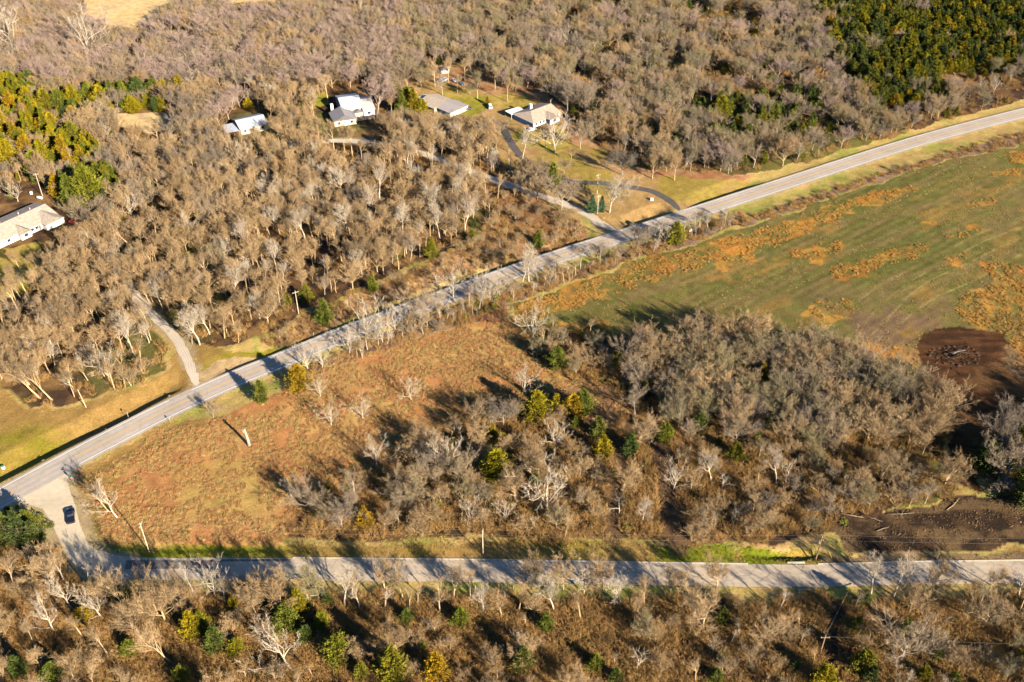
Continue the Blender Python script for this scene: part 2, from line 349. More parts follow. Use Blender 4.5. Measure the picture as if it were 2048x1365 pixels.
    pt = inpoly(wx, wy, PIT); col = np.where(pt[:, None], mixc(mixc(C(.032, .022, .016), C(.075, .048, .028), sstep(.45, .65, n2)), C(.15, .10, .055), sstep(.5, .62, fbm(x * .6, y * 1.4, 7, 141)) * .7), col)
    for l in LANES: col = mixc(col, C(.12, .075, .045), (1 - sstep(1.8, 3.6, dpoly(x + (wx - x) * .3, y, l))) * .9)
    dd = np.minimum(dpoly(wx, wy, DRV_A), np.minimum(dpoly(wx, wy, DRV_B), dpoly(wx, wy, np.vstack([CONN, CONN[:1]]))))
    col = mixc(col, C(.36, .29, .20), (1 - sstep(1.8, 3.6, dd)) * .6)
    dh = dpoly(x, y, HWY); col = mixc(col, C(.34, .27, .18), (1 - sstep(4.2, 6.0, dh + (n4 - .5) * 1.6)) * .7)
    dt = inpoly(wx, wy, poly([(385, 760), (420, 735), (470, 712), (545, 712), (470, 745), (410, 775)])); col = np.where(dt[:, None], C(.36, .26, .15) * (.8 + .4 * n2[:, None]), col)
    lm = col.mean(1)[:, None]; col = np.clip(lm + (col - lm) * 1.15, .004, 1)
    col *= (.74 + .50 * n4)[:, None]
    a = me.color_attributes.new('soil', 'FLOAT_COLOR', 'POINT')
    a.data.foreach_set('color', np.concatenate([col, np.ones((len(x), 1))], 1).astype(np.float32).ravel())
    m = bpy.data.materials.new('soil_and_grass'); m.use_nodes = True; nt = m.node_tree; bs = nt.nodes['Principled BSDF']
    bs.inputs['Roughness'].default_value = 1; bs.inputs['Specular IOR Level'].default_value = .05
    at = nt.nodes.new('ShaderNodeAttribute'); at.attribute_name = 'soil'
    tc = nt.nodes.new('ShaderNodeNewGeometry'); nz = nt.nodes.new('ShaderNodeTexNoise'); nz.inputs['Scale'].default_value = 1.6; nz.inputs['Detail'].default_value = 8; nz.inputs['Roughness'].default_value = .75
    nt.links.new(tc.outputs['Position'], nz.inputs['Vector'])
    mr = nt.nodes.new('ShaderNodeMapRange'); mr.inputs[1].default_value = .3; mr.inputs[2].default_value = .7; mr.inputs[3].default_value = .6; mr.inputs[4].default_value = 1.4
    nt.links.new(nz.outputs[0], mr.inputs[0]); sc_ = nt.nodes.new('ShaderNodeVectorMath'); sc_.operation = 'SCALE'
    nt.links.new(at.outputs['Color'], sc_.inputs[0]); nt.links.new(mr.outputs[0], sc_.inputs['Scale']); nt.links.new(sc_.outputs[0], bs.inputs['Base Color'])
    bp = nt.nodes.new('ShaderNodeBump'); bp.inputs['Strength'].default_value = .8; bp.inputs['Distance'].default_value = .35
    nt.links.new(nz.outputs[0], bp.inputs['Height']); nt.links.new(bp.outputs[0], bs.inputs['Normal'])
    me.materials.append(m)
    tag(link('ground', me), kind='structure')
make_ground()

# ---------------------------------------------------------------- roads
def ribbon(name, line, w0, w1, z, m, jit=0, seed=0, taper=None):
    line = np.array(line); L = [line[0]]
    for a, b in zip(line[:-1], line[1:]):
        n = max(1, int(np.hypot(*(b - a)) / 1.5))
        for k in range(1, n + 1): L.append(a + (b - a) * k / n)
    L = np.array(L); d = np.gradient(L, axis=0); d /= np.hypot(d[:, 0], d[:, 1])[:, None]; nrm = np.stack([-d[:, 1], d[:, 0]], 1)
    rng = np.random.RandomState(seed); j0 = rng.randn(len(L)) * jit; j1 = rng.randn(len(L)) * jit
    s = np.concatenate([[0], np.cumsum(np.hypot(*np.diff(L, axis=0).T))])
    t = np.zeros(len(L)) if taper is None else taper * np.exp(-s / 3.0)
    a = L + nrm * (w0 - j0 - t)[:, None]; b = L + nrm * (w1 + j1 + t)[:, None]
    v = [(p[0], p[1], z) for p in a] + [(p[0], p[1], z) for p in b]; n = len(L)
    f = [(i, i + 1, n + i + 1, n + i) for i in range(n - 1)]
    me = bpy.data.meshes.new(name); me.from_pydata(v, [], f); me.materials.append(m)
    uv = me.uv_layers.new(name='lane')
    co = {}
    for i in range(n): co[i] = (0, s[i]); co[n + i] = (1, s[i])
    for lp in me.loops: uv.data[lp.index].uv = co[lp.vertex_index]
    me.update(); return me
def road_mat(name, c0, c1, cracks=.5, tracks=.12, nscale=.6):
    m = bpy.data.materials.new(name); m.use_nodes = True; nt = m.node_tree; b = nt.nodes['Principled BSDF']; b.inputs['Roughness'].default_value = .9; b.inputs['Specular IOR Level'].default_value = .2
    g = nt.nodes.new('ShaderNodeNewGeometry'); N = lambda sc, de: nt.nodes.new('ShaderNodeTexNoise')
    n1 = nt.nodes.new('ShaderNodeTexNoise'); n1.inputs['Scale'].default_value = nscale; n1.inputs['Detail'].default_value = 8; n1.inputs['Roughness'].default_value = .7; nt.links.new(g.outputs['Position'], n1.inputs['Vector'])
    n2 = nt.nodes.new('ShaderNodeTexNoise'); n2.inputs['Scale'].default_value = .09; n2.inputs['Detail'].default_value = 3; nt.links.new(g.outputs['Position'], n2.inputs['Vector'])
    ad = nt.nodes.new('ShaderNodeMath'); ad.operation = 'ADD'; nt.links.new(n1.outputs[0], ad.inputs[0]); nt.links.new(n2.outputs[0], ad.inputs[1])
    mr = nt.nodes.new('ShaderNodeMapRange'); mr.inputs[1].default_value = .75; mr.inputs[2].default_value = 1.25; nt.links.new(ad.outputs[0], mr.inputs[0])
    mx = nt.nodes.new('ShaderNodeMixRGB'); mx.inputs[1].default_value = tuple(c0) + (1,); mx.inputs[2].default_value = tuple(c1) + (1,); nt.links.new(mr.outputs[0], mx.inputs[0])
    src = mx.outputs[0]
    if tracks:
        uv = nt.nodes.new('ShaderNodeUVMap'); uv.uv_map = 'lane'; sx = nt.nodes.new('ShaderNodeSeparateXYZ'); nt.links.new(uv.outputs[0], sx.inputs[0])
        w = nt.nodes.new('ShaderNodeMath'); w.operation = 'MULTIPLY'; w.inputs[1].default_value = 25.1; nt.links.new(sx.outputs[0], w.inputs[0])
        c = nt.nodes.new('ShaderNodeMath'); c.operation = 'COSINE'; nt.links.new(w.outputs[0], c.inputs[0])
        k = nt.nodes.new('ShaderNodeMath'); k.operation = 'MULTIPLY_ADD'; k.inputs[1].default_value = tracks; k.inputs[2].default_value = 1.0; nt.links.new(c.outputs[0], k.inputs[0])
        s2 = nt.nodes.new('ShaderNodeVectorMath'); s2.operation = 'SCALE'; nt.links.new(src, s2.inputs[0]); nt.links.new(k.outputs[0], s2.inputs['Scale']); src = s2.outputs[0]
    if cracks:
        vo = nt.nodes.new('ShaderNodeTexVoronoi'); vo.feature = 'DISTANCE_TO_EDGE'; vo.inputs['Scale'].default_value = .17
        wv = nt.nodes.new('ShaderNodeVectorMath'); wv.operation = 'MULTIPLY_ADD'; wv.inputs[1].default_value = (2, 2, 0); nt.links.new(n1.outputs['Color'], wv.inputs[0]); nt.links.new(g.outputs['Position'], wv.inputs[2]); nt.links.new(wv.outputs[0], vo.inputs['Vector'])
        m3 = nt.nodes.new('ShaderNodeMapRange'); m3.inputs[1].default_value = .0; m3.inputs[2].default_value = .03; m3.inputs[3].default_value = 1 - cracks; m3.inputs[4].default_value = 1; nt.links.new(vo.outputs[0], m3.inputs[0])
        s3 = nt.nodes.new('ShaderNodeVectorMath'); s3.operation = 'SCALE'; nt.links.new(src, s3.inputs[0]); nt.links.new(m3.outputs[0], s3.inputs['Scale']); src = s3.outputs[0]
    nt.links.new(src, b.inputs['Base Color']); return m
M_HWY = road_mat('worn_highway_concrete', (.33, .285, .24), (.42, .365, .31), .12, .07)
M_LOW = road_mat('worn_chip_seal', (.33, .27, .205), (.47, .385, .29), .35, .05)
M_GRV = road_mat('pale_gravel', (.42, .35, .27), (.56, .47, .36), 0, .10, 1.5)
M_ASP = road_mat('dark_asphalt', (.07, .065, .06), (.12, .105, .095), .2, .08)
M_WHT = mat('worn_white_paint', (.78, .75, .70), .8, .15, 1.5)
M_YEL = mat('worn_yellow_paint', (.56, .31, .06), .8, .15, 1.5)
tag(link('driveway', ribbon('driveway', DRV_A, -1.6, 1.6, .004, M_GRV, .22, 1, taper=-3.0)), kind='structure')
tag(link('driveway', ribbon('driveway', DRV_B, -2.1, 2.1, .004, M_GRV, .16, 2, taper=-4.0)), kind='structure')
tag(link('driveway', ribbon('driveway', DRV_C, -1.8, 1.8, .008, M_ASP, .06, 3, taper=-4.0)), kind='structure')
me = bpy.data.meshes.new('side_road'); me.from_pydata([(p[0], p[1], .012) for p in CONN], [], [tuple(range(len(CONN)))])
me.uv_layers.new(name='lane'); me.materials.append(road_mat('pale_worn_asphalt', (.46, .38, .27), (.60, .50, .36), .05, 0))
tag(link('side_road', me), kind='structure')
tag(link('lower_road', ribbon('lower_road', LOW[3:], -3.7, 3.7, .020, M_LOW, .06, 4)), kind='structure')
tag(link('highway', ribbon('highway', HWY, -4.55, 4.55, .028, M_HWY, .03, 5)), kind='structure')
mk = thing('road_markings', None, None); tag(mk, kind='structure')
def gap_ribbon(name, off, w, m, cuts):
    segs = []; cur = []
    L = HWY
    # resample
    P = [L[0]]
    for a, b in zip(L[:-1], L[1:]):
        n = max(1, int(np.hypot(*(b - a)) / 1.0))
        for k in range(1, n + 1): P.append(a + (b - a) * k / n)
    for p in P:
        q = project(*p)[0]
        if any(c0 < q < c1 for c0, c1 in cuts):
            if len(cur) > 2: segs.append(cur)
            cur = []
        else: cur.append(p)
    if len(cur) > 2: segs.append(cur)
    for s in segs: link(name, ribbon(name, s, off - w / 2, off + w / 2, .034, m), mk)
gap_ribbon('edge_line', 3.65, .20, M_WHT, [(356, 392), (1212, 1248), (1348, 1378)])
gap_ribbon('edge_line', -3.65, .20, M_WHT, [(28, 138)])
gap_ribbon('centre_line', .2, .2, M_YEL, [(36, 138)])
gap_ribbon('centre_line', -.2, .2, M_YEL, [(36, 138)])
# dark tar patches on the lower road near its bend, gutter kerb
kb = MB()
kl = [p for p in LOW[3:] if project(p[0], p[1])[0] > 575]
for a, b in zip(kl[:-1], kl[1:]):
    if project(a[0], a[1])[0] > 2500: continue
    if 1500 < project(a[0], a[1])[0] < 1640: continue
    d = (b - a) / np.hypot(*(b - a)); n = np.array([-d[1], d[0]])
    p = [a + n * 3.75, b + n * 3.75, b + n * 4.1, a + n * 4.1]
    kb.add([(q[0], q[1], -.1) for q in p] + [(q[0], q[1], .12) for q in p], [(4, 5, 6, 7), (0, 1, 5, 4), (2, 3, 7, 6), (1, 2, 6, 5), (3, 0, 4, 7)])
tag(kb.obj('kerb', mat('kerb_concrete', (.5, .42, .32), .9, .15, 1)), kind='structure')
pt = MB()
for (x0, x1, y0, y1) in ((250, 420, 1121, 1139), (420, 578, 1119, 1124),):
    P_ = GP([(x0, y1), (x1, y1 - 2), (x1 + 6, y0), (x0 + 3, y0)]); pt.add([(p[0], p[1], .026) for p in P_], [(0, 1, 2, 3)])
tag(pt.obj('tar_patch', mat('tar_patch', (.14, .12, .11), .9, .3, 1.2)), kind='structure')

# ---------------------------------------------------------------- tree shapes
def rdir(rng, base, ang):                     # a direction at angle ang from base
    base = base.normalized(); o = base.orthogonal().normalized(); o.rotate(Matrix.Rotation(rng.uniform(0, 2 * math.pi), 3, base))
    return (base * math.cos(ang) + o * math.sin(ang)).normalized()
def bare_tree(seed, H=11.0, W=4.5, fork=.3, nl=7, up=.35, dens=1.0, lean=0.0, stems=1, twig_w=.031, gnarl=.12):
    rng = random.Random(seed); wood = MB(); tw = MB()
    def curve(p, d, L, n, wob, upb):
        pts = [p.copy()]
        for i in range(n):
            d = (d + Vector((rng.gauss(0, wob), rng.gauss(0, wob), rng.gauss(0, wob) + upb))).normalized()
            p = p + d * (L / n); pts.append(p.copy())
        return pts, d
    def tri_twig(p, d, L, w):
        s = d.cross(Vector((rng.gauss(0, 1), rng.gauss(0, 1), rng.gauss(0, 1)))).normalized() * (w / 2)
        m_ = p + d * L * .55 + Vector((rng.gauss(0, .05), rng.gauss(0, .05), rng.gauss(0, .05))) * L
        tw.add([p - s, p + s, m_ + s * .7, m_ - s * .7, p + d * L], [(0, 1, 2, 3), (3, 2, 4)])
    def spray(p, d, L):
        tri_twig(p, d, L, twig_w * 1.5)
        for k in range(int(8 * dens + rng.random())):
            t = rng.uniform(.15, .95)
            tri_twig(p + d * L * t, rdir(rng, d + Vector((0, 0, .25)), rng.uniform(.35, .9)), L * rng.uniform(.4, .75), twig_w)
    def pos(pts, t):
        f = t * (len(pts) - 1); i = min(int(f), len(pts) - 2); return pts[i].lerp(pts[i + 1], f - i), (pts[i + 1] - pts[i]).normalized()
    for st in range(stems):
        base = Vector((rng.uniform(-.4, .4), rng.uniform(-.4, .4), -.3)) if stems > 1 else Vector((0, 0, -.3))
        d0 = Vector((lean, 0, 1)).normalized() if stems == 1 else rdir(rng, Vector((lean, 0, 1)), rng.uniform(.15, .4))
        TL = H * (fork + .28 if stems == 1 else .5); tr = H * .018 + .05
        if stems > 1: tr *= .75
        tp, td = curve(base, d0, TL, 6, gnarl * .5, .02)
        wood.tube(tp, [tr * (1 - .55 * i / 6) for i in range(7)], 7)
        for li in range(nl):
            t = 1.0 if li == 0 else rng.uniform(max(.35, fork / (fork + .28)), 1.0)
            p, pd = pos(tp, t)
            dd = rdir(rng, pd, rng.uniform(.1, .3) if li == 0 else rng.uniform(.4, .95) * (.5 + .5 * W / 4.5))
            if dd.z < .1: dd.z = .15; dd.normalize()
            remain = H - p.z
            L1 = min(remain / max(.45, dd.z) * .8, W * 1.5) * rng.uniform(.75, 1.05)
            lp, _ = curve(p, dd, L1, 6, gnarl, up * .18)
            r1 = tr * .43 * rng.uniform(.7, 1)
            wood.tube(lp, [r1 * (1 - .75 * i / 6) for i in range(7)], 5, cap=False)
            for bi in range(int(7 * dens)):
                t2 = .22 + .78 * (bi + rng.random()) / int(7 * dens); p2, pd2 = pos(lp, min(t2, 1))
                d2 = rdir(rng, pd2, rng.uniform(.4, 1.0)); d2.z += .15; d2.normalize()
                L2 = L1 * rng.uniform(.28, .5)
                bp_, _ = curve(p2, d2, L2, 3, gnarl * 1.2, .08)
                wood.tube(bp_, [r1 * .26, r1 * .17, r1 * .11, r1 * .06], 3, cap=False)
                for ti in range(int(5.2 * dens + .5)):
                    p3, pd3 = pos(bp_, rng.uniform(.25, 1.0))
                    spray(p3, rdir(rng, pd3 + Vector((0, 0, .3)), rng.uniform(.2, .9)), rng.uniform(.8, 1.7) * (H / 11) ** .5)
    return wood, tw
def cedar(seed, H=7.0, W=2.2, tip=1.0, gap=.0):
    rng = random.Random(seed); wood = MB(); lf = MB()
    wood.tube([(0, 0, -.3), (rng.gauss(0, .05), rng.gauss(0, .05), H * .5), (0, 0, H * .93)], [.16, .1, .03], 6)
    nb = 150
    for i in range(nb):
        t = (i + rng.random()) / nb; z = H * (.06 + .92 * t)
        prof = (math.sin(min(1, (t + .08) * 2.6) * math.pi / 2)) * (1 - t) ** (.85 * tip) * (1.35)
        a = i * 2.399 + rng.gauss(0, .3); L = W * max(.12, prof) * rng.uniform(.45, 1.3)
        d = Vector((math.cos(a), math.sin(a), rng.uniform(.25, .75))).normalized(); p = Vector((0, 0, z - .35 * L))
        e = p + d * L
        wood.tube([p, e], [.035, .012], 3, cap=False)
        for k in range(30):
            s = rng.uniform(.35, 1.05); c = p + d * L * s + Vector((rng.gauss(0, .16), rng.gauss(0, .16), rng.gauss(0, .14))) * (.5 + L * .5)
            dd = (d + Vector((rng.gauss(0, .5), rng.gauss(0, .5), rng.gauss(.35, .4)))).normalized()
            sd = dd.cross(Vector((rng.gauss(0, 1), rng.gauss(0, 1), rng.gauss(0, 1)))).normalized()
            l = rng.uniform(.2, .48); w = rng.uniform(.04, .085)
            lf.add([c - sd * w, c + sd * w, c + dd * l + sd * w * .2, c + dd * l * .6 - sd * w * 1.2], [(0, 1, 2), (0, 2, 3)])
    return wood, lf
def brush(seed, H=1.8, W=1.2, n=46, w=.035):          # tangled leafless bush
    rng = random.Random(seed); tw = MB()
    for i in range(n):
        a = rng.uniform(0, 6.283); r = rng.random() ** .5 * W * .55
        p = Vector((r * math.cos(a), r * math.sin(a), -.05)); d = Vector((math.cos(a) * rng.uniform(0, .9), math.sin(a) * rng.uniform(0, .9), 1)).normalized()
        L = H * rng.uniform(.5, 1.05)
        s = d.cross(Vector((rng.gauss(0, 1), rng.gauss(0, 1), .2))).normalized() * w / 2; m_ = p + d * L * .5 + Vector((rng.gauss(0, .1), rng.gauss(0, .1), 0)); e = p + d * L + Vector((rng.gauss(0, .2), rng.gauss(0, .2), 0))
        tw.add([p - s, p + s, m_ + s, m_ - s, e], [(0, 1, 2, 3), (3, 2, 4)])
        for k in range(6):
            t = rng.uniform(.25, .95); q = p.lerp(m_, t * 2) if t < .5 else m_.lerp(e, t * 2 - 1)
            dd = rdir(rng, d, rng.uniform(.4, 1.1)); l = L * rng.uniform(.15, .4)
            s2 = dd.cross(Vector((rng.gauss(0, 1), rng.gauss(0, 1), rng.gauss(0, 1)))).normalized() * w * .45
            tw.add([q - s2, q + s2, q + dd * l], [(0, 1, 2)])
    return tw
def tuft(seed, H=.7, W=.6, n=34, w=.05, spread=.5):
    rng = random.Random(seed); b = MB()
    for i in range(n):
        a = rng.uniform(0, 6.283); r = rng.random() ** .5 * W
        p = Vector((r * math.cos(a), r * math.sin(a), -.08)); hh = H * rng.uniform(.5, 1.1) * (1 - .4 * r / W)
        a2 = rng.uniform(0, 6.283); e = p + Vector((math.cos(a2) * spread * hh, math.sin(a2) * spread * hh, hh)); t = rng.uniform(0, 6.283)
        s = Vector((math.cos(t), math.sin(t), 0)) * w; b.add([p - s, p + s, (p + e) / 2 + s * .8 + Vector((0, 0, .1 * H)), (p + e) / 2 - s * .8 + Vector((0, 0, .1 * H)), e], [(0, 1, 2, 3), (3, 2, 4)])
    return b
def leafy(seed, H=1.0, W=.9, n=70, s0=.16):           # broad-leaved weed or bush: many small faces
    rng = random.Random(seed); b = MB()
    for i in range(n):
        a = rng.uniform(0, 6.283); ph = math.acos(rng.random()); r = rng.uniform(.55, 1.05)
        c = Vector((math.sin(ph) * math.cos(a) * W * r, math.sin(ph) * math.sin(a) * W * r, math.cos(ph) * H * r))
        u = Vector((rng.gauss(0, 1), rng.gauss(0, 1), rng.gauss(0, 1))).normalized(); v = u.orthogonal().normalized(); k = s0 * rng.uniform(.6, 1.4)
        b.add([c - u * k, c + v * k, c + u * k, c - v * k * .6], [(0, 1, 2), (0, 2, 3)])
    return b
# ---- materials
BARK = {
 'tan': mat('tan_bark', (0, 0, 0), .9, .25, 1.3, cols=[(.34, .235, .135), (.25, .175, .10), (.41, .29, .17), (.31, .225, .135), (.21, .155, .10)]),
 'grey': mat('grey_bark', (0, 0, 0), .9, .25, 1.3, cols=[(.27, .21, .15), (.18, .15, .12), (.34, .26, .18), (.25, .20, .12)]),
 'pink': mat('pinkish_bark', (0, 0, 0), .9, .25, 1.3, cols=[(.29, .22, .185), (.35, .26, .215), (.24, .185, .16)]),
 'pale': mat('pale_bark', (0, 0, 0), .85, .2, 1.3, cols=[(.42, .35, .265), (.36, .30, .23), (.47, .40, .31)]),
 'olive': mat('olive_bark', (0, 0, 0), .9, .25, 1.3, cols=[(.23, .20, .11), (.27, .215, .13), (.19, .165, .11)]),
}
CED = {
 'gold': mat('golden_cedar_foliage', (0, 0, 0), .8, .45, .9, cols=[(.27, .20, .022), (.19, .17, .022), (.13, .135, .022), (.28, .17, .022)]),
 'green': mat('green_cedar_foliage', (0, 0, 0), .8, .45, .9, cols=[(.085, .105, .022), (.13, .14, .025), (.055, .08, .022), (.18, .16, .025)]),
 'dark': mat('dark_cedar_foliage', (0, 0, 0), .8, .45, .9, cols=[(.045, .065, .022), (.07, .085, .025), (.10, .11, .022), (.15, .14, .025)]),
 'blue': mat('blue_spruce_foliage', (0, 0, 0), .8, .4, .9, cols=[(.08, .15, .09), (.07, .13, .06)]),
}
BW = mat('cedar_wood', (.16, .10, .065), .9, .2)
# ---- the shapes, each one a pair of meshes (trunk, crown)
LIMB = {k_: mat(k_ + '_limb_bark', (0, 0, 0), .9, .25, 1.3, cols=c_) for k_, c_ in {'tan': [(.46, .34, .21), (.37, .27, .16), (.52, .39, .25)], 'grey': [(.36, .30, .23), (.28, .24, .19), (.42, .35, .27)], 'pink': [(.42, .32, .26), (.35, .27, .22)], 'pale': [(.54, .46, .355), (.46, .39, .31), (.60, .52, .41)], 'olive': [(.36, .31, .19), (.30, .26, .17)]}.items()}
BARE = []
def addbare(key, pal, **k):
    w, t = bare_tree(**k); BARE.append((key, pal, k['H'], w.mesh('trunk', LIMB[pal], True), t.mesh('crown', BARK[pal])))
addbare('tall', 'tan', seed=1, H=13, W=4.0, fork=.42, nl=8, up=.6)
addbare('tall', 'tan', seed=2, H=12, W=3.6, fork=.38, nl=8, up=.7, gnarl=.15)
addbare('tall', 'pale', seed=3, H=13, W=3.6, fork=.35, nl=8, up=.6, gnarl=.16)
addbare('round', 'grey', seed=4, H=10, W=4.9, fork=.22, nl=11, up=.3, dens=1.3)
addbare('round', 'pink', seed=5, H=10.5, W=4.7, fork=.24, nl=11, up=.35, dens=1.3)
addbare('round', 'tan', seed=6, H=10, W=5.2, fork=.2, nl=11, up=.25, dens=1.3)
addbare('round', 'olive', seed=7, H=9.5, W=4.6, fork=.22, nl=10, up=.35, dens=1.3)
addbare('tall', 'grey', seed=8, H=12, W=4.2, fork=.3, nl=10, up=.5)
addbare('open', 'pale', seed=9, H=10, W=5.4, fork=.14, nl=9, up=.3, dens=.8, twig_w=.042, gnarl=.18)
addbare('open', 'pale', seed=10, H=9, W=4.4, fork=.2, nl=8, up=.35, dens=.75, twig_w=.042, gnarl=.2)
addbare('thick', 'tan', seed=11, H=6, W=3.2, fork=.08, nl=5, up=.3, stems=3, dens=.9)
addbare('thick', 'grey', seed=12, H=5.5, W=3.0, fork=.08, nl=5, up=.3, stems=3, dens=.9)
addbare('round', 'pale', seed=13, H=10, W=4.8, fork=.2, nl=11, up=.35, dens=1.2)
addbare('snag', 'pale', seed=14, H=8, W=3.4, fork=.25, nl=6, up=.3, dens=.45, twig_w=.042, gnarl=.26)
addbare('leaning', 'pale', seed=15, H=10.5, W=4.0, fork=.2, nl=8, up=.15, lean=.95, dens=.8, twig_w=.04, gnarl=.16)
addbare('sapling', 'tan', seed=17, H=9, W=2.3, fork=.45, nl=6, up=.6, dens=.75)
addbare('sapling', 'grey', seed=18, H=9, W=2.5, fork=.4, nl=6, up=.5, dens=.75)
addbare('sapling', 'pale', seed=19, H=9, W=2.2, fork=.45, nl=6, up=.6, dens=.6)
addbare('leaning', 'tan', seed=16, H=10, W=3.6, fork=.25, nl=8, up=.15, lean=.7, dens=.9, gnarl=.15)
BK = {}
for i, b_ in enumerate(BARE): BK.setdefault(b_[0] + '_' + b_[1], i)
CEDARS = []
def addced(pal, **k):
    w, t = cedar(**k); CEDARS.append((pal, k['H'], w.mesh('trunk', BW, True), t.mesh('crown', CED[pal])))
addced('gold', seed=21, H=7, W=2.2); addced('gold', seed=22, H=6.2, W=2.6, tip=.8)
addced('green', seed=23, H=7, W=2.0); addced('green', seed=24, H=6, W=2.3, tip=.8)
addced('dark', seed=25, H=7.5, W=2.1); addced('dark', seed=26, H=7, W=2.5, tip=.85)
addced('blue', seed=27, H=8, W=2.3, tip=1.3)
CK = {'gold': (0, 1), 'green': (2, 3), 'dark': (4, 5), 'blue': (6,)}

# ---------------------------------------------------------------- trees read off the photo: (base x, base y, height px, shape)
HAND = []
def H_(kind, *rows):
    for r in rows: HAND.append((kind,) + r)
H_('open_pale', (822, 799, 38), (726, 836, 38), (753, 928, 45), (1066, 676, 62), (1049, 785, 44), (736, 676, 72), (907, 594, 55), (969, 596, 50), (219, 761, 62), (584, 995, 34), (641, 793, 35), (663, 850, 40), (941, 1043, 38), (1010, 1043, 38), (1094, 1018, 75), (1110, 305, 75), (1347, 979, 46), (26, 102, 80), (181, 116, 88), (615, 737, 46), (1168, 1187, 52), (430, 1190, 54), (896, 940, 60), (1109, 894, 44), (393, 150, 44), (722, 40, 40), (484, 345, 55))
H_('tall_pale', (1044, 572, 60), (1058, 562, 60), (1073, 558, 48), (966, 1221, 55), (1108, 1224, 58), (1239, 1210, 58), (690, 1214, 60), (1788, 1193, 62), (1742, 1189, 58), (1283, 1047, 50), (1421, 965, 55), (1552, 969, 58), (400, 692, 70), (420, 671, 55), (270, 712, 70), (1045, 319, 58), (490, 500, 60), (555, 545, 55), (610, 480, 60), (700, 470, 60), (735, 440, 62), (805, 470, 60), (880, 480, 58), (930, 465, 58), (760, 400, 60), (690, 400, 58), (868, 430, 60), (915, 420, 52), (560, 470, 55), (470, 600, 60), (520, 640, 52))
H_('round_grey', (847, 645, 60), (621, 1022, 46), (697, 1036, 46), (685, 1056, 36), (1123, 422, 54), (1128, 346, 26), (1244, 351, 46), (1135, 224, 58), (1168, 229, 56), (825, 1015, 56), (802, 1018, 42), (1799, 1322, 70), (1275, 497, 40), (1235, 517, 26), (1195, 520, 28), (1160, 297, 46), (1076, 372, 40), (1092, 385, 36), (1040, 380, 34), (1000, 270, 30), (427, 835, 24))
H_('round_pink', (755, 228, 62), (458, 240, 45), (480, 215, 40), (440, 252, 42))
H_('round_pale', (1219, 424, 62),)
H_('round_tan', (870, 1050, 40), (1159, 958, 42), (1246, 986, 46), (1030, 1001, 46), (564, 1216, 60), (500, 1221, 44), (770, 1184, 46), (1205, 1184, 46), (1069, 1173, 40), (1127, 1180, 40), (1340, 1184, 42), (1860, 1184, 46), (1978, 1184, 38), (1433, 1178, 42), (1405, 1256, 60), (1966, 1253, 58), (362, 1212, 56), (330, 1246, 74), (792, 1306, 52), (1030, 1329, 36), (1817, 1230, 44), (1529, 1283, 50), (1348, 361, 50), (1760, 967, 50), (1888, 974, 50), (1305, 358, 52), (1080, 30, 45))
H_('tall_tan', (668, 300, 52), (690, 306, 50), (705, 312, 54), (640, 290, 50), (560, 300, 48), (520, 312, 50), (600, 312, 48), (655, 205, 50), (628, 240, 46), (545, 250, 44), (898, 170, 44), (915, 188, 34), (870, 175, 42), (955, 198, 36), (990, 180, 40), (930, 165, 40), (1015, 205, 42))
H_('open_pale', (790, 657, 44), (980, 602, 44), (1135, 545, 38), (1000, 592, 42), (700, 708, 48), (765, 684, 48), (880, 632, 42), (1330, 486, 38), (645, 735, 32))
H_('sapling_grey', (1290, 492, 44), (1318, 484, 40), (1368, 472, 38), (940, 615, 44), (830, 655, 44), (1110, 558, 44), (1160, 538, 44), (1200, 524, 42), (735, 700, 44), (1400, 458, 34), (1020, 590, 40))
H_('snag_pale', (1275, 1340, 42), (1444, 981, 32), (1237, 1027, 36), (1467, 1052, 28), (1570, 967, 44), (1067, 1059, 26))
H_('leaning_pale', (593, 1345, 72), (236, 1037, 50), (1392, 462, 30), (117, 1272, 50), (153, 1223, 50), (215, 1240, 46))
H_('leaning_tan', (82, 797, 68), (105, 800, 66), (218, 1024, 42), (60, 770, 60), (265, 1230, 60), (350, 1330, 60), (300, 1290, 56))
HC = []
def C_(pal, *rows):
    for r in rows: HC.append((pal,) + r)
C_('gold', (600, 780, 42), (731, 1056, 36), (994, 957, 48), (787, 1361, 58), (1350, 487, 38), (364, 203, 46), (185, 412, 66), (828, 230, 46), (815, 222, 42), (845, 232, 30), (757, 176, 26), (387, 1275, 44), (410, 1270, 40), (1073, 838, 46), (1112, 828, 34), (1145, 835, 40), (1205, 917, 40), (1238, 735, 36), (118, 395, 40), (469, 1222, 24), (20, 330, 46), (60, 320, 44), (35, 290, 40), (90, 330, 46), (110, 300, 42), (75, 350, 42), (130, 320, 44), (150, 290, 40), (10, 270, 40), (55, 262, 36), (2034, 905, 50), (1522, 768, 34), (95, 270, 38), (140, 345, 40), (165, 330, 36), (25, 225, 38), (60, 215, 36), (95, 222, 38), (150, 215, 40), (205, 215, 36), (0, 205, 40), (40, 200, 36))
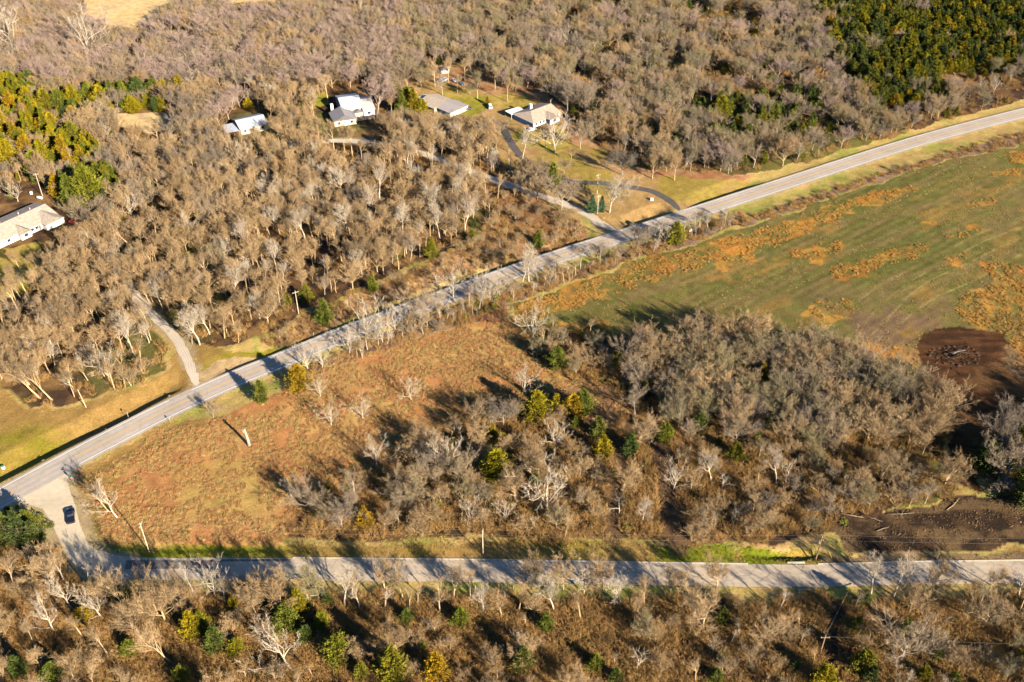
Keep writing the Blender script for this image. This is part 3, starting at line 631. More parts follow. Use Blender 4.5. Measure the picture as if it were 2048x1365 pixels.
C_('green', (525, 806, 38), (650, 647, 46), (864, 524, 36), (945, 489, 20), (1076, 493, 32), (1114, 736, 38), (1165, 828, 42), (1196, 883, 42), (1261, 900, 32), (1329, 883, 32), (1070, 971, 26), (1259, 914, 38), (1092, 1262, 32), (1046, 1340, 40), (921, 1251, 30), (1191, 1340, 26), (1230, 1365, 26), (575, 1262, 44), (435, 1304, 42), (43, 1354, 36), (114, 1366, 34), (657, 1211, 24), (614, 1283, 28), (1723, 1344, 38), (1806, 1273, 30), (1966, 939, 48), (2041, 984, 50), (147, 412, 55), (1106, 378, 44), (280, 200, 40), (250, 205, 38), (310, 195, 34), (1396, 866, 34), (1539, 862, 30), (1480, 760, 28), (724, 1357, 30), (1470, 921, 30), (747, 589, 30), (1431, 1365, 24), (1262, 722, 40), (900, 118, 26), (950, 108, 24), (120, 222, 36), (180, 205, 36), (225, 200, 34), (1439, 245, 46), (1545, 250, 38), (1620, 210, 34), (1527, 330, 26))
C_('gold', (600, 1229, 44), (680, 1314, 40), (678, 1322, 44), (872, 1358, 46), (646, 1257, 32), (476, 1308, 26), (1645, 1372, 36))
C_('dark', (615, 608, 30), (577, 616, 24), (246, 397, 36), (790, 214, 46), (805, 232, 40), (366, 1365, 28), (2034, 948, 58), (1739, 1366, 30), (2050, 1013, 60), (1520, 258, 40), (1490, 240, 36), (1150, 862, 24), (1290, 800, 32), (1560, 195, 26), (135, 245, 30))
C_('dark', (20, 1088, 52), (50, 1092, 58), (78, 1098, 46), (-2, 1075, 50), (35, 1066, 44), (64, 1070, 40))
C_('blue', (1184, 427, 32), (1203, 423, 28))
rng = np.random.RandomState(7); rpy = random.Random(7)

def near(x, y, L, d): return any((x - a) ** 2 + (y - b) ** 2 < d * d for a, b in L)
TREES = []                                     # (kind, index, x, y, rz, scale, zone, hand)
taken = []
for r in HAND:
    kind, px, py, hp = r; i = BK[kind]; x, y = G(px, py); h = hm(px, py, hp)
    rz = rpy.uniform(0, 6.283) if 'leaning' not in kind else math.pi * .88 + rpy.uniform(-.25, .25)
    if kind == 'leaning_pale' and px == 1392: rz = math.pi * .6
    TREES.append(['bare', i, x, y, rz, h / BARE[i][2] * (1.06 if 'leaning' not in kind else 1.15), None, True]); taken.append((x, y))
for pal, px, py, hp in HC:
    x, y = G(px, py); h = hm(px, py, hp); i = rpy.choice(CK[pal])
    TREES.append(['cedar', i, x, y, rpy.uniform(0, 6.283), 1.15 * h / CEDARS[i][1], None, True]); taken.append((x, y))
takenA = np.array(taken)
# keep them off the houses
HOUSE_SPOTS = []
def clear_house(px, py, r): HOUSE_SPOTS.append(G(px, py) + (r,))
for a in ((40, 470, 13), (85, 450, 11), (0, 490, 13), (505, 262, 12), (465, 265, 9), (700, 235, 12), (680, 258, 10), (725, 222, 9), (875, 220, 9), (900, 232, 9), (1075, 252, 10), (1050, 245, 9), (1100, 240, 9), (1030, 232, 8), (890, 142, 4)): clear_house(*a)
# ---- the woods, filled between them
gs = 4.15
gx, gy = np.meshgrid(np.arange(-330, 400, gs), np.arange(112, 720, gs))
gx = gx.ravel() + rng.uniform(-1.95, 1.95, gx.size); gy = gy.ravel() + rng.uniform(-1.95, 1.95, gy.size)
ppx, ppy = project(gx, gy); vis = (ppx > -170) & (ppx < 2218) & (ppy > -95) & (ppy < 1500)
gx, gy, ppx, ppy = gx[vis], gy[vis], ppx[vis], ppy[vis]
inz = {k: inpoly(gx, gy, v) for k, v in Z.items()}
yard = np.zeros(len(gx), bool); yz = {}
for k, v in YARDS.items(): yz[k] = inpoly(gx, gy, v); yard |= yz[k]
bad = inpoly(gx, gy, VERGE_LL) | inpoly(gx, gy, PIT) | inpoly(gx, gy, PLOUGH)
for f_ in FIELDS_TOP: bad |= inpoly(gx, gy, f_)
dA, dB, dC = dpoly(gx, gy, DRV_A), dpoly(gx, gy, DRV_B), dpoly(gx, gy, DRV_C)
bad |= (dA < np.where(ppy > 635, 3.0, .8)) | (dB < np.where(ppx > 965, 3.2, 1.6)) | (dC < 2.8) | (dpoly(gx, gy, HWY) < 9) | (dpoly(gx, gy, LOW) < 6.5)
lane = (dpoly(gx, gy, LANES[0]) < 3.6) | (dpoly(gx, gy, LANES[1]) < 4.4) | (dpoly(gx, gy, SOUTHCUT) < 3.0)
CEDZ = [poly([(-200, 175), (0, 165), (120, 185), (245, 188), (335, 172), (350, 165), (350, 222), (335, 230), (245, 238), (150, 252), (60, 250), (-200, 256)]), poly([(-200, 250), (60, 238), (125, 262), (190, 300), (215, 330), (165, 350), (95, 345), (40, 310), (-200, 320)]), poly([(100, 350), (215, 330), (260, 400), (225, 415), (140, 415)]), poly([(1580, -60), (2200, -60), (2200, 175), (2048, 145), (1900, 150), (1800, 185), (1730, 180), (1690, 145), (1655, 100)]), poly([(1700, 170), (1830, 150), (1900, 200), (1740, 255)]), poly([(1370, 235), (1440, 200), (1680, 200), (1620, 290), (1400, 290)]), poly([(2000, 900), (2100, 860), (2200, 1010), (2040, 1005)])]
inc = [inpoly(gx, gy, q) for q in CEDZ]
CENTCED = poly([(1010, 800), (1100, 810), (1240, 840), (1290, 900), (1200, 930), (1080, 900)])
for k in range(len(gx)):
    x, y = gx[k], gy[k]
    if bad[k] or lane[k]: continue
    z = next((q for q in ('south', 'centre', 'east', 'north') if inz[q][k]), None)
    if z is None: continue
    u = rng.rand(); px, py = ppx[k], ppy[k]
    if np.min((takenA[:, 0] - x) ** 2 + (takenA[:, 1] - y) ** 2) < 6.5: continue
    if yard[k]:
        if yz['e'][k]:
            if py > 330 or u > (.30 if py < 185 else .05): continue
        elif yz['a'][k]:
            if u > .12: continue
        else: continue
    cz = next((i for i, m_ in enumerate(inc) if m_[k]), None); v = rng.rand()
    zone = z
    ht = (12 if z == 'north' else 8)
    # leave open what the photo shows open: nothing tall right in front of a traced tree or a clearing
    dx_, dy_ = takenA[:, 0] - x, takenA[:, 1] - y
    if np.any((np.abs(dx_) < 3.2) & (dy_ > 0) & (dy_ < (11 if z == 'north' else 7))) and rng.rand() < .85: continue
    tp_ = G(*project(x, y, ht * .55)); ta, tb = np.array([tp_[0]]), np.array([tp_[1]])
    if any(inpoly(ta, tb, f_)[0] for f_ in FIELDS_TOP) or any(inpoly(ta, tb, YARDS[c_])[0] for c_ in 'c' if rng.rand() < .8) or dpoly(ta, tb, DRV_B)[0] < 3 and 960 < px: continue
    if any(np.hypot(x - a - .66 * k_, y - b + .75 * k_) < 6.5 for a, b, r_ in HOUSE_SPOTS for k_ in (6, 12, 18)): continue
    if any(np.hypot(ta[0] - a, tb[0] - b) < r_ * .55 for a, b, r_ in HOUSE_SPOTS) and not yz['a'][k]: continue
    if cz is not None and v < (.72, .78, .8, .9, .6, .5, .6)[cz]:
        pal = ('gold', 'gold', 'green', 'dark', 'dark', 'green', 'green')[cz]
        if rng.rand() < .3: pal = {'gold': 'green', 'green': 'dark', 'dark': 'gold'}[pal]
        i = CK[pal][rng.randint(2)]; h = rng.uniform(6.5, 9.5) * (1.15 if cz == 3 else 1)
        TREES.append(['cedar', i, x, y, rng.uniform(0, 6.28), h / CEDARS[i][1], z, False]); continue
    if z == 'south':
        if u > (.60 if py < 1250 else .42): continue
        h = (rng.uniform(6.5, 10.5) if py < 1250 else rng.uniform(4.0, 7.8)) if px > 450 else rng.uniform(7, 11); ch = ['tall_tan', 'round_tan', 'sapling_grey', 'thick_tan', 'sapling_pale', 'round_olive', 'sapling_tan', 'leaning_tan']; p_ = [.10, .14, .10, .28, .05, .06, .22, .05] if py > 1250 else [.14, .06, .16, .10, .10, .03, .38, .03]
        cprob = .13
    elif z == 'centre':
        upper = px > 1250 and py < 900
        if u > (.95 if upper else .50): continue
        h = rng.uniform(8.5, 12.5) if upper else (rng.uniform(6, 9.5) if px < 1080 and py < 1000 else rng.uniform(4.5, 7.5)); ch = ['round_grey', 'tall_grey', 'thick_grey', 'thick_tan', 'round_olive', 'round_tan', 'sapling_grey', 'sapling_tan']; p_ = [.2, .08, .08, .12, .26, .2, .02, .04] if upper else [.07, .03, .07, .33, .10, .12, .08, .2]
        cprob = .14 if inpoly(np.array([x]), np.array([y]), CENTCED)[0] else .05
    elif z == 'east':
        if u > .9: continue
        h = rng.uniform(9, 13); ch = ['round_grey', 'tall_grey', 'thick_grey']; p_ = [.5, .3, .2]; cprob = .3
    else:
        if px > 1000 and fbm(np.array([x]), np.array([y * .8]), 26, 177, 3)[0] > .60 and rng.rand() < .8: continue
        if u > (.58 if px > 1120 else .80) * (.40 + .9 * sstep(.36, .56, fbm(np.array([x]), np.array([y]), 13, 77, 3))[0]): continue
        h = rng.uniform(7.0, 11.5)
        if px > 1150 or py < 250 and px > 800: ch = ['round_grey', 'round_olive', 'tall_grey', 'round_tan', 'round_pink', 'open_pale']; p_ = [.28, .27, .18, .19, .08, .01]; cprob = .15; h *= .95
        elif py < 190: ch = ['round_pink', 'round_grey', 'tall_grey', 'round_tan', 'tall_tan', 'open_pale']; p_ = [.32, .27, .2, .12, .08, .012]; cprob = .03
        elif px < 450 and py < 480: ch = ['round_grey', 'round_tan', 'thick_grey', 'tall_tan', 'open_pale']; p_ = [.27, .27, .22, .2, .04]; cprob = .12
        elif px > 450 and py < 600: ch = ['tall_tan', 'tall_pale', 'round_tan', 'tall_grey', 'sapling_tan']; p_ = [.36, .10, .20, .12, .22]; cprob = .02
        else: ch = ['tall_tan', 'round_tan', 'tall_grey', 'sapling_tan', 'tall_pale', 'leaning_tan', 'thick_tan']; p_ = [.28, .20, .12, .18, .06, .08, .08]; cprob = .02
    if rng.rand() < cprob:
        pal = ['gold', 'green', 'green'][rng.randint(3)] if px < 1300 else ['gold', 'green', 'dark'][rng.randint(3)]; i = CK[pal][rng.randint(2)]
        TREES.append(['cedar', i, x, y, rng.uniform(0, 6.28), rng.uniform(3.5, 6.5) / CEDARS[i][1], z, False]); continue
    key = ch[np.searchsorted(np.cumsum(p_), rng.rand() * sum(p_) * .999)]
    i = BK[key]
    if key == 'tall_tan' and rng.rand() < .5: i = 1
    if key == 'open_pale' and rng.rand() < .5: i = 9
    if 'thick' in key: h = min(h, 6.5) * .9
    TREES.append(['bare', i, x, y, rng.uniform(0, 6.28), h / BARE[i][2], z, False])
# small leafless trees along the highway strip and the bank
def sprinkle(polyg, n, seed):
    r = np.random.RandomState(seed); p = np.array(polyg); lo, hi = p.min(0), p.max(0); lo = np.maximum(lo, [-330, 112]); hi = np.minimum(hi, [400, 720])
    q = r.uniform(lo, hi, (n, 2)); return q[inpoly(q[:, 0], q[:, 1], polyg)]
for (pg, n, ks, h0, h1, sd) in ((STRIP, 190, ('thick_grey', 'thick_tan', 'sapling_grey', 'sapling_tan'), 2.2, 4.8, 3), (BANK, 150, ('thick_tan', 'thick_tan', 'tall_tan'), 2.2, 5.0, 4), (STRIP2, 60, ('thick_grey', 'thick_tan'), 1.5, 2.6, 5)):
    for x, y in sprinkle(pg, n * 3, sd)[:n]:
        if dpoly(np.array([x]), np.array([y]), HWY)[0] < 7.5 or dpoly(np.array([x]), np.array([y]), DRV_B)[0] < 4: continue
        i = BK[ks[rpy.randrange(len(ks))]]; TREES.append(['bare', i, x, y, rpy.uniform(0, 6.28), rpy.uniform(h0, h1) / BARE[i][2], 'roadside', False])
rs = random.Random(77)                          # thin trees close along the near edge of the highway
for k_ in range(len(HWY) - 1):
    (xa, ya), (xb, yb) = HWY[k_], HWY[k_ + 1]; L_ = math.hypot(xb - xa, yb - ya); n_ = int(L_ / 1.9 + rs.random())
    for j_ in range(n_):
        t_ = rs.random(); x = xa + (xb - xa) * t_; y = ya + (yb - ya) * t_; pxx = project(x, y)[0]
        if not (660 < pxx < 1120 or 1235 < pxx < 1420) or rs.random() < .25: continue
        o_ = rs.uniform(10, 17); x += (yb - ya) / L_ * o_; y -= (xb - xa) / L_ * o_
        i = BK[('sapling_grey', 'tall_grey', 'sapling_tan', 'tall_tan', 'tall_pale')[rs.randrange(5)]]; TREES.append(['bare', i, x, y, rs.uniform(0, 6.28), rs.uniform(4.5, 8.0) / BARE[i][2], 'roadside', False])
TREES = [t for t in TREES if t[7] or not any((t[2] - a) ** 2 + (t[3] - b) ** 2 < r * r for a, b, r in HOUSE_SPOTS)]
TX = np.array([t[2] for t in TREES]); TY = np.array([t[3] for t in TREES]); TZ = ground_h(TX, TY)

# ---------------------------------------------------------------- which are built one by one: the 300 that show largest of each kind
def shows(k):
    t = TREES[k]; h = t[5] * (BARE[t[1]][2] if t[0] == 'bare' else CEDARS[t[1]][1])
    px, py = project(t[2], t[3]); _, pt_ = project(t[2], t[3], h)
    if px < -20 or px > 2068 or pt_ > 1360 or py < 4: return 0
    return (py - pt_) * (1.25 if t[7] else 1)
single = set()
for kd in ('bare', 'cedar'):
    c = sorted([(shows(k), k) for k in range(len(TREES)) if TREES[k][0] == kd], reverse=True)
    single |= {k for s, k in c[:300] if s > 0}
def spot(px, py):                              # where a tree stands, named by what it stands beside
    if py > 1160: return 'south of the lower road'
    x, y = G(px, py)
    def inn(q): return bool(inpoly(np.array([x]), np.array([y]), q)[0])
    if inn(Z['centre']): return 'in the thicket above the lower road'
    if inn(Z['east']): return 'in the clump beside the ploughed soil'
    if inn(MEADOW): return 'in the reddish meadow'
    if inn(STRIP): return 'on the near side of the highway'
    if inn(BANK): return 'on the far bank of the highway'
    if inn(YARDS['e']): return 'in the yard by the ranch houses'
    if px < 400 and py < 430: return 'in the wood above the tan-roofed house'
    if px > 1500 and py < 260: return 'in the dark wood above the highway'
    if px < 420 and py > 480: return 'in the wood by the gravel drive'
    if py < 240: return 'in the wood behind the houses'
    return 'in the wood between highway and houses'
LOOK = {'tall': 'tall slender', 'round': 'round-crowned', 'open': 'wide-spreading', 'thick': 'low many-stemmed', 'snag': 'thin crooked', 'leaning': 'leaning', 'sapling': 'thin young'}
CLR = {'tan': 'tan', 'grey': 'grey', 'pink': 'pinkish', 'pale': 'pale-barked', 'olive': 'olive-grey'}
CCLR = {'gold': 'golden-green cedar', 'green': 'green cedar', 'dark': 'dark green cedar', 'blue': 'blue-green spruce'}
for k in sorted(single):
    t = TREES[k]; x, y, z = t[2], t[3], float(TZ[k]); px, py = project(x, y)
    h = t[5] * (BARE[t[1]][2] if t[0] == 'bare' else CEDARS[t[1]][1]); _, ptop = project(x, y, h)
    where = '%d%% across, %d%% down' % (round(min(max(px / 20.48, 0), 100)), round(min(max((py + ptop) / 2 / 13.65, 0), 100)))
    if t[0] == 'bare':
        key, pal, _, mw, mc = BARE[t[1]]; lab = '%s %s bare tree %s, %s' % (LOOK[key], CLR[pal], spot(px, py), where)
        r = thing('bare_tree', lab, 'tree', (x, y, z), t[4], 'leafless trees of the winter woods')
    else:
        pal, _, mw, mc = CEDARS[t[1]]; lab = '%s %s %s, %s' % ('small' if h < 4.6 else 'bushy', CCLR[pal], spot(px, py), where)
        r = thing('spruce_tree' if pal == 'blue' else 'cedar_tree', lab, 'tree', (x, y, z), t[4], 'evergreens among the bare trees')
    r.scale = (t[5],) * 3
    link('trunk', mw, r); link('crown', mc, r)

# ---------------------------------------------------------------- the countless rest, scattered by geometry nodes
def scatter(name, srcs, pts, rz, scl, vid, label, cat, tilt=0):
    n = len(pts); me = bpy.data.meshes.new(name); me.vertices.add(n)
    me.vertices.foreach_set('co', np.asarray(pts, np.float32).ravel())
    rot = np.zeros((n, 3), np.float32); rot[:, 2] = rz
    if tilt: rot[:, :2] = np.random.RandomState(1).randn(n, 2) * tilt
    me.attributes.new('rot', 'FLOAT_VECTOR', 'POINT').data.foreach_set('vector', rot.ravel())
    me.attributes.new('scl', 'FLOAT', 'POINT').data.foreach_set('value', np.asarray(scl, np.float32))
    me.attributes.new('vid', 'INT', 'POINT').data.foreach_set('value', np.asarray(vid, np.int32))
    ng = bpy.data.node_groups.new(name, 'GeometryNodeTree'); ng.is_modifier = True
    ng.interface.new_socket('Geometry', in_out='INPUT', socket_type='NodeSocketGeometry'); ng.interface.new_socket('Geometry', in_out='OUTPUT', socket_type='NodeSocketGeometry')
    gi = ng.nodes.new('NodeGroupInput'); go = ng.nodes.new('NodeGroupOutput'); jn = ng.nodes.new('GeometryNodeJoinGeometry')
    def na(nm, ty):
        q = ng.nodes.new('GeometryNodeInputNamedAttribute'); q.data_type = ty; q.inputs['Name'].default_value = nm; return next(o for o in q.outputs if o.enabled and o.name == 'Attribute')
    ar, as_, av = na('rot', 'FLOAT_VECTOR'), na('scl', 'FLOAT'), na('vid', 'INT')
    for i, ob in enumerate(srcs):
        cmp_ = ng.nodes.new('FunctionNodeCompare'); cmp_.data_type = 'INT'; cmp_.operation = 'EQUAL'
        ia = [s for s in cmp_.inputs if s.enabled]; ng.links.new(av, ia[0]); ia[1].default_value = i
        io = ng.nodes.new('GeometryNodeInstanceOnPoints'); oi = ng.nodes.new('GeometryNodeObjectInfo'); oi.inputs['Object'].default_value = ob; oi.inputs['As Instance'].default_value = True
        ng.links.new(gi.outputs[0], io.inputs['Points']); ng.links.new(cmp_.outputs[0], io.inputs['Selection']); ng.links.new(oi.outputs['Geometry'], io.inputs['Instance'])
        ng.links.new(ar, io.inputs['Rotation']); ng.links.new(as_, io.inputs['Scale']); ng.links.new(io.outputs[0], jn.inputs[0])
    ng.links.new(jn.outputs[0], go.inputs[0])
    o = link(name, me); md = o.modifiers.new('scatter', 'NODES'); md.node_group = ng
    return tag(o, label, cat, None, 'stuff')
def source(name, parts):                       # joined source mesh, never linked to the scene itself
    if len(parts) == 1: return bpy.data.objects.new(name, parts[0])
    V = []; F = []; MI = []; mats = []
    for me in parts:
        o = len(V); V += [tuple(v.co) for v in me.vertices]; F += [tuple(i + o for i in p.vertices) for p in me.polygons]; m_ = me.materials[0]
        if m_ not in mats: mats.append(m_)
        MI += [mats.index(m_)] * len(me.polygons)
    q = bpy.data.meshes.new(name); q.from_pydata(V, [], F)
    for m_ in mats: q.materials.append(m_)
    q.polygons.foreach_set('material_index', MI); q.update(); return bpy.data.objects.new(name, q)
rest = [k for k in range(len(TREES)) if k not in single and TREES[k][0] == 'bare']
srcs = [source('woodland_tree', [b[3], b[4]]) for b in BARE]
scatter('bare_woodland', srcs, [(TREES[k][2], TREES[k][3], TZ[k]) for k in rest], [TREES[k][4] for k in rest], [TREES[k][5] for k in rest], [TREES[k][1] for k in rest], 'mass of leafless trees filling the far woods behind the houses', 'woodland')
rest = [k for k in range(len(TREES)) if k not in single and TREES[k][0] == 'cedar']
srcs = [source('woodland_cedar', [b[2], b[3]]) for b in CEDARS]
if rest: scatter('cedar_woodland', srcs, [(TREES[k][2], TREES[k][3], TZ[k]) for k in rest], [TREES[k][4] for k in rest], [TREES[k][5] for k in rest], [TREES[k][1] for k in rest], 'mass of dark evergreens at the far top right', 'woodland')
print('trees', len(TREES), 'single', len(single))

# ---- brush, tall grass and weeds
M_BR = mat('brown_brush_twigs', (0, 0, 0), .95, .2, 1.5, cols=[(.38, .225, .10), (.27, .16, .075), (.44, .27, .12), (.33, .21, .09), (.18, .115, .06)])
M_RG = mat('red_brown_grass', (0, 0, 0), .95, .2, 1.5, cols=[(0.412, 0.215, 0.108), (0.340, 0.170, 0.090), (0.448, 0.278, 0.134), (0.376, 0.269, 0.116)])
M_OW = mat('orange_weeds', (0, 0, 0), .95, .2, 1.5, cols=[(.43, .20, .075), (.40, .24, .08), (.45, .30, .11), (.38, .155, .055)])
M_TG = mat('tan_grass', (0, 0, 0), .95, .2, 1.5, cols=[(0.400, 0.280, 0.120), (0.336, 0.240, 0.096), (0.432, 0.320, 0.160), (0.288, 0.240, 0.080)])
M_GG = mat('green_grass', (0, 0, 0), .95, .2, 1.5, cols=[(0.160, 0.160, 0.036), (0.216, 0.188, 0.048), (0.120, 0.144, 0.028)])
M_GB = mat('dull_green_bush', (0, 0, 0), .9, .3, 1.5, cols=[(.12, .13, .035), (.18, .17, .04), (.09, .10, .03)])
M_RB = mat('red_brown_brush', (0, 0, 0), .95, .2, 1.5, cols=[(.30, .15, .09), (.34, .19, .10), (.24, .13, .09)])
M_CL = mat('dark_soil_clods', (0, 0, 0), 1, .2, 1.5, cols=[(.06, .04, .025), (.12, .08, .045), (.05, .032, .02), (.20, .135, .075)])
def areapts(pg, dens, seed, keep=None):
    r = np.random.RandomState(seed); p = np.array(pg); lo, hi = np.maximum(p.min(0), [-330, 112]), np.minimum(p.max(0), [400, 720])
    n = int((hi[0] - lo[0]) * (hi[1] - lo[1]) * dens); q = r.uniform(lo, hi, (n, 2))
    px, py = project(q[:, 0], q[:, 1]); v = (px > -120) & (px < 2170) & (py > -60) & (py < 1440)
    wq = min(1., (hi - lo).min() / 14.); v &= inpoly(q[:, 0] + (fbm(q[:, 0], q[:, 1], 6, 21) - .5) * 8 * wq, q[:, 1] + (fbm(q[:, 0], q[:, 1], 6, 31) - .5) * 8 * wq, pg)
    q = q[v]; x, y = q[:, 0], q[:, 1]
    off = (dpoly(x, y, HWY) > 5.2) & (dpoly(x, y, LOW) > 4.4) & (dpoly(x, y, DRV_A) > 2.5) & (dpoly(x, y, DRV_B) > 2.6) & (dpoly(x, y, DRV_C) > 2.2) & ~inpoly(x, y, CONN)
    for a, b, rr in HOUSE_SPOTS: off &= (x - a) ** 2 + (y - b) ** 2 > (rr * .85) ** 2
    if keep is not None: off &= keep(x, y, r)
    return q[off]
def noyard(x, y, r):
    o = ~(inpoly(x, y, PIT) | inpoly(x, y, PLOUGH) | inpoly(x, y, VERGE_LL))
    for v in YARDS.values(): o &= ~inpoly(x, y, v)
    for v in FIELDS_TOP: o &= ~inpoly(x, y, v)
    return o
def nolane(x, y, r): return noyard(x, y, r) & (dpoly(x, y, LANES[0]) > 2.3) & (dpoly(x, y, LANES[1]) > 3.0) & (dpoly(x, y, SOUTHCUT) > 2.2)
def go(name, meshes, q, s0, s1, label, cat, seed, tilt=0, power=1):
    r = np.random.RandomState(seed); n = len(q)
    pts = np.column_stack([q, ground_h(q[:, 0], q[:, 1])]); print(name, n)
    scatter(name, [source(name + '_plant', [m_]) for m_ in meshes], pts, r.uniform(0, 6.28, n), s0 + (s1 - s0) * r.rand(n) ** power, r.randint(0, len(meshes), n), label, cat, tilt)
br = [brush(40 + i).mesh('brush', M_BR) for i in range(4)]
q = np.vstack([areapts(Z['south'], .8, 1, nolane), areapts(Z['centre'], .40, 2, nolane), areapts(Z['east'], .3, 3), areapts(Z['north'], .055, 4, noyard)])
go('undergrowth', br, q, .55, 1.75, 'tangled brown undergrowth covering the floor of the woods', 'undergrowth', 11)
q = np.vstack([areapts(BANK, .42, 5), areapts(STRIP, .5, 6), areapts(STRIP2, .35, 7)])
go('roadside_brush', [brush(50 + i, w=.045).mesh('brush', M_BR) for i in range(3)], q, .45, 1.15, 'low leafless brush lining both sides of the highway', 'brush', 12)
rp = [poly([(1095, 400), (1020, 390), (1000, 410), (1040, 455), (1100, 470), (1120, 440)]), poly([(900, 640), (990, 625), (1022, 612), (1030, 640), (960, 650)])]
go('red_brown_brush', [brush(60 + i, w=.05).mesh('brush', M_RB) for i in range(2)], np.vstack([areapts(p, .6, 8) for p in rp]), .6, 1.1, 'reddish brown bramble on the bank below the gravel lane', 'brush', 13)
def clumpy(sc, th, sd): return lambda x, y, r: fbm(x, y, sc, sd, 3) > th
go('meadow_grass', [tuft(70 + i).mesh('tuft', M_RG) for i in range(3)] + [tuft(73).mesh('tuft', M_TG)], areapts(MEADOW, 2.0, 9, clumpy(5, .38, 5)), .4, 1.25, 'tall reddish brown grass covering the meadow by the highway', 'tall grass', 14)
q = [areapts(pg, 2.4 * s, 30 + i, lambda x, y, r: fbm(x, y, 3.5, 7, 4) > .40 + .12 * r.rand(len(x))) for i, (pg, s) in enumerate(ORANGE)]
go('orange_weeds', [leafy(80 + i, .7, .8, 150, .07).mesh('weed', M_OW) for i in range(2)] + [tuft(82 + i, .9, .6).mesh('weed', M_OW) for i in range(2)], np.vstack(q), .22, .85, 'patches of orange and tan weeds in the green field', 'weeds', 15)
q = np.vstack([areapts(FIELD, .30, 60, lambda x, y, r: (fbm(x * .9 + y * .3, (y * .8 - x * .6) * 1.8, 11, 9, 4) > .56) & ~inpoly(x, y, PLOUGH)), areapts(LOWVERGE, .5, 61, clumpy(4, .45, 3)), areapts(VERGE_LL, .12, 62, clumpy(6, .5, 3)), areapts(MOW, .5, 63, clumpy(3, .5, 3)), areapts(poly([(560, 1072), (1340, 1075), (1340, 1100), (560, 1100)]), .9, 64)])
go('tan_grass', [tuft(90 + i, .5, .5).mesh('tuft', M_TG) for i in range(3)], q, .35, .95, 'tufts of dry tan grass on the verges and field', 'grass', 16)
q = np.vstack([areapts(poly([(1290, 1090), (1580, 1095), (1600, 1125), (1300, 1122)]), 1.3, 65), areapts(poly([(195, 1088), (560, 1088), (540, 1115), (215, 1112)]), .8, 66), areapts(poly([(230, 905), (330, 850), (410, 842), (390, 868), (300, 900), (215, 945)]), .5, 67)])
go('green_grass', [tuft(95 + i, .4, .5).mesh('tuft', M_GG) for i in range(2)], q, .4, .9, 'lush green grass on the verge of the lower road', 'grass', 17)
q = np.vstack([areapts(poly([(-60, 1012), (50, 1012), (98, 1045), (95, 1085), (-60, 1095)]), .32, 68), areapts(poly([(900, 640), (930, 600), (1010, 575), (1030, 600), (960, 635)]), .10, 69), areapts(Z['centre'], .02, 70), areapts(Z['south'], .012, 71)])
go('green_bushes', [leafy(100 + i, 1.3, 1.1, 110, .17).mesh('bush', M_GB) for i in range(3)], q, .6, 1.3, 'dark green bushes on the corner and among the trees', 'bushes', 18)
def clods(seed):
    b = MB(); r = random.Random(seed)
    for i in range(7):
        c = Vector((r.uniform(-.6, .6), r.uniform(-.6, .6), 0)); s = r.uniform(.08, .26)
        v = [c + Vector((r.uniform(.6, 1) * s * math.cos(a), r.uniform(.6, 1) * s * math.sin(a), -.05)) for a in (0, 1.3, 2.5, 3.8, 5.1)] + [c + Vector((r.gauss(0, .05), r.gauss(0, .05), s * .9))]
        b.add(v, [(i_, (i_ + 1) % 5, 5) for i_ in range(5)])
    return b
q = np.vstack([areapts(PIT, .42, 72, clumpy(5, .42, 4)), areapts(poly([(1290, 870), (1330, 900), (1350, 1000), (1375, 1100), (1345, 1105), (1320, 1000), (1290, 900)]), .7, 73), areapts(poly([(1225, 1000), (1240, 1000), (1240, 1085), (1215, 1085)]), .5, 74)])
go('soil_clods', [clods(110 + i).mesh('clods', M_CL) for i in range(3)], q, .6, 1.6, 'clods and chips strewn over the dark cleared soil', 'soil', 19)

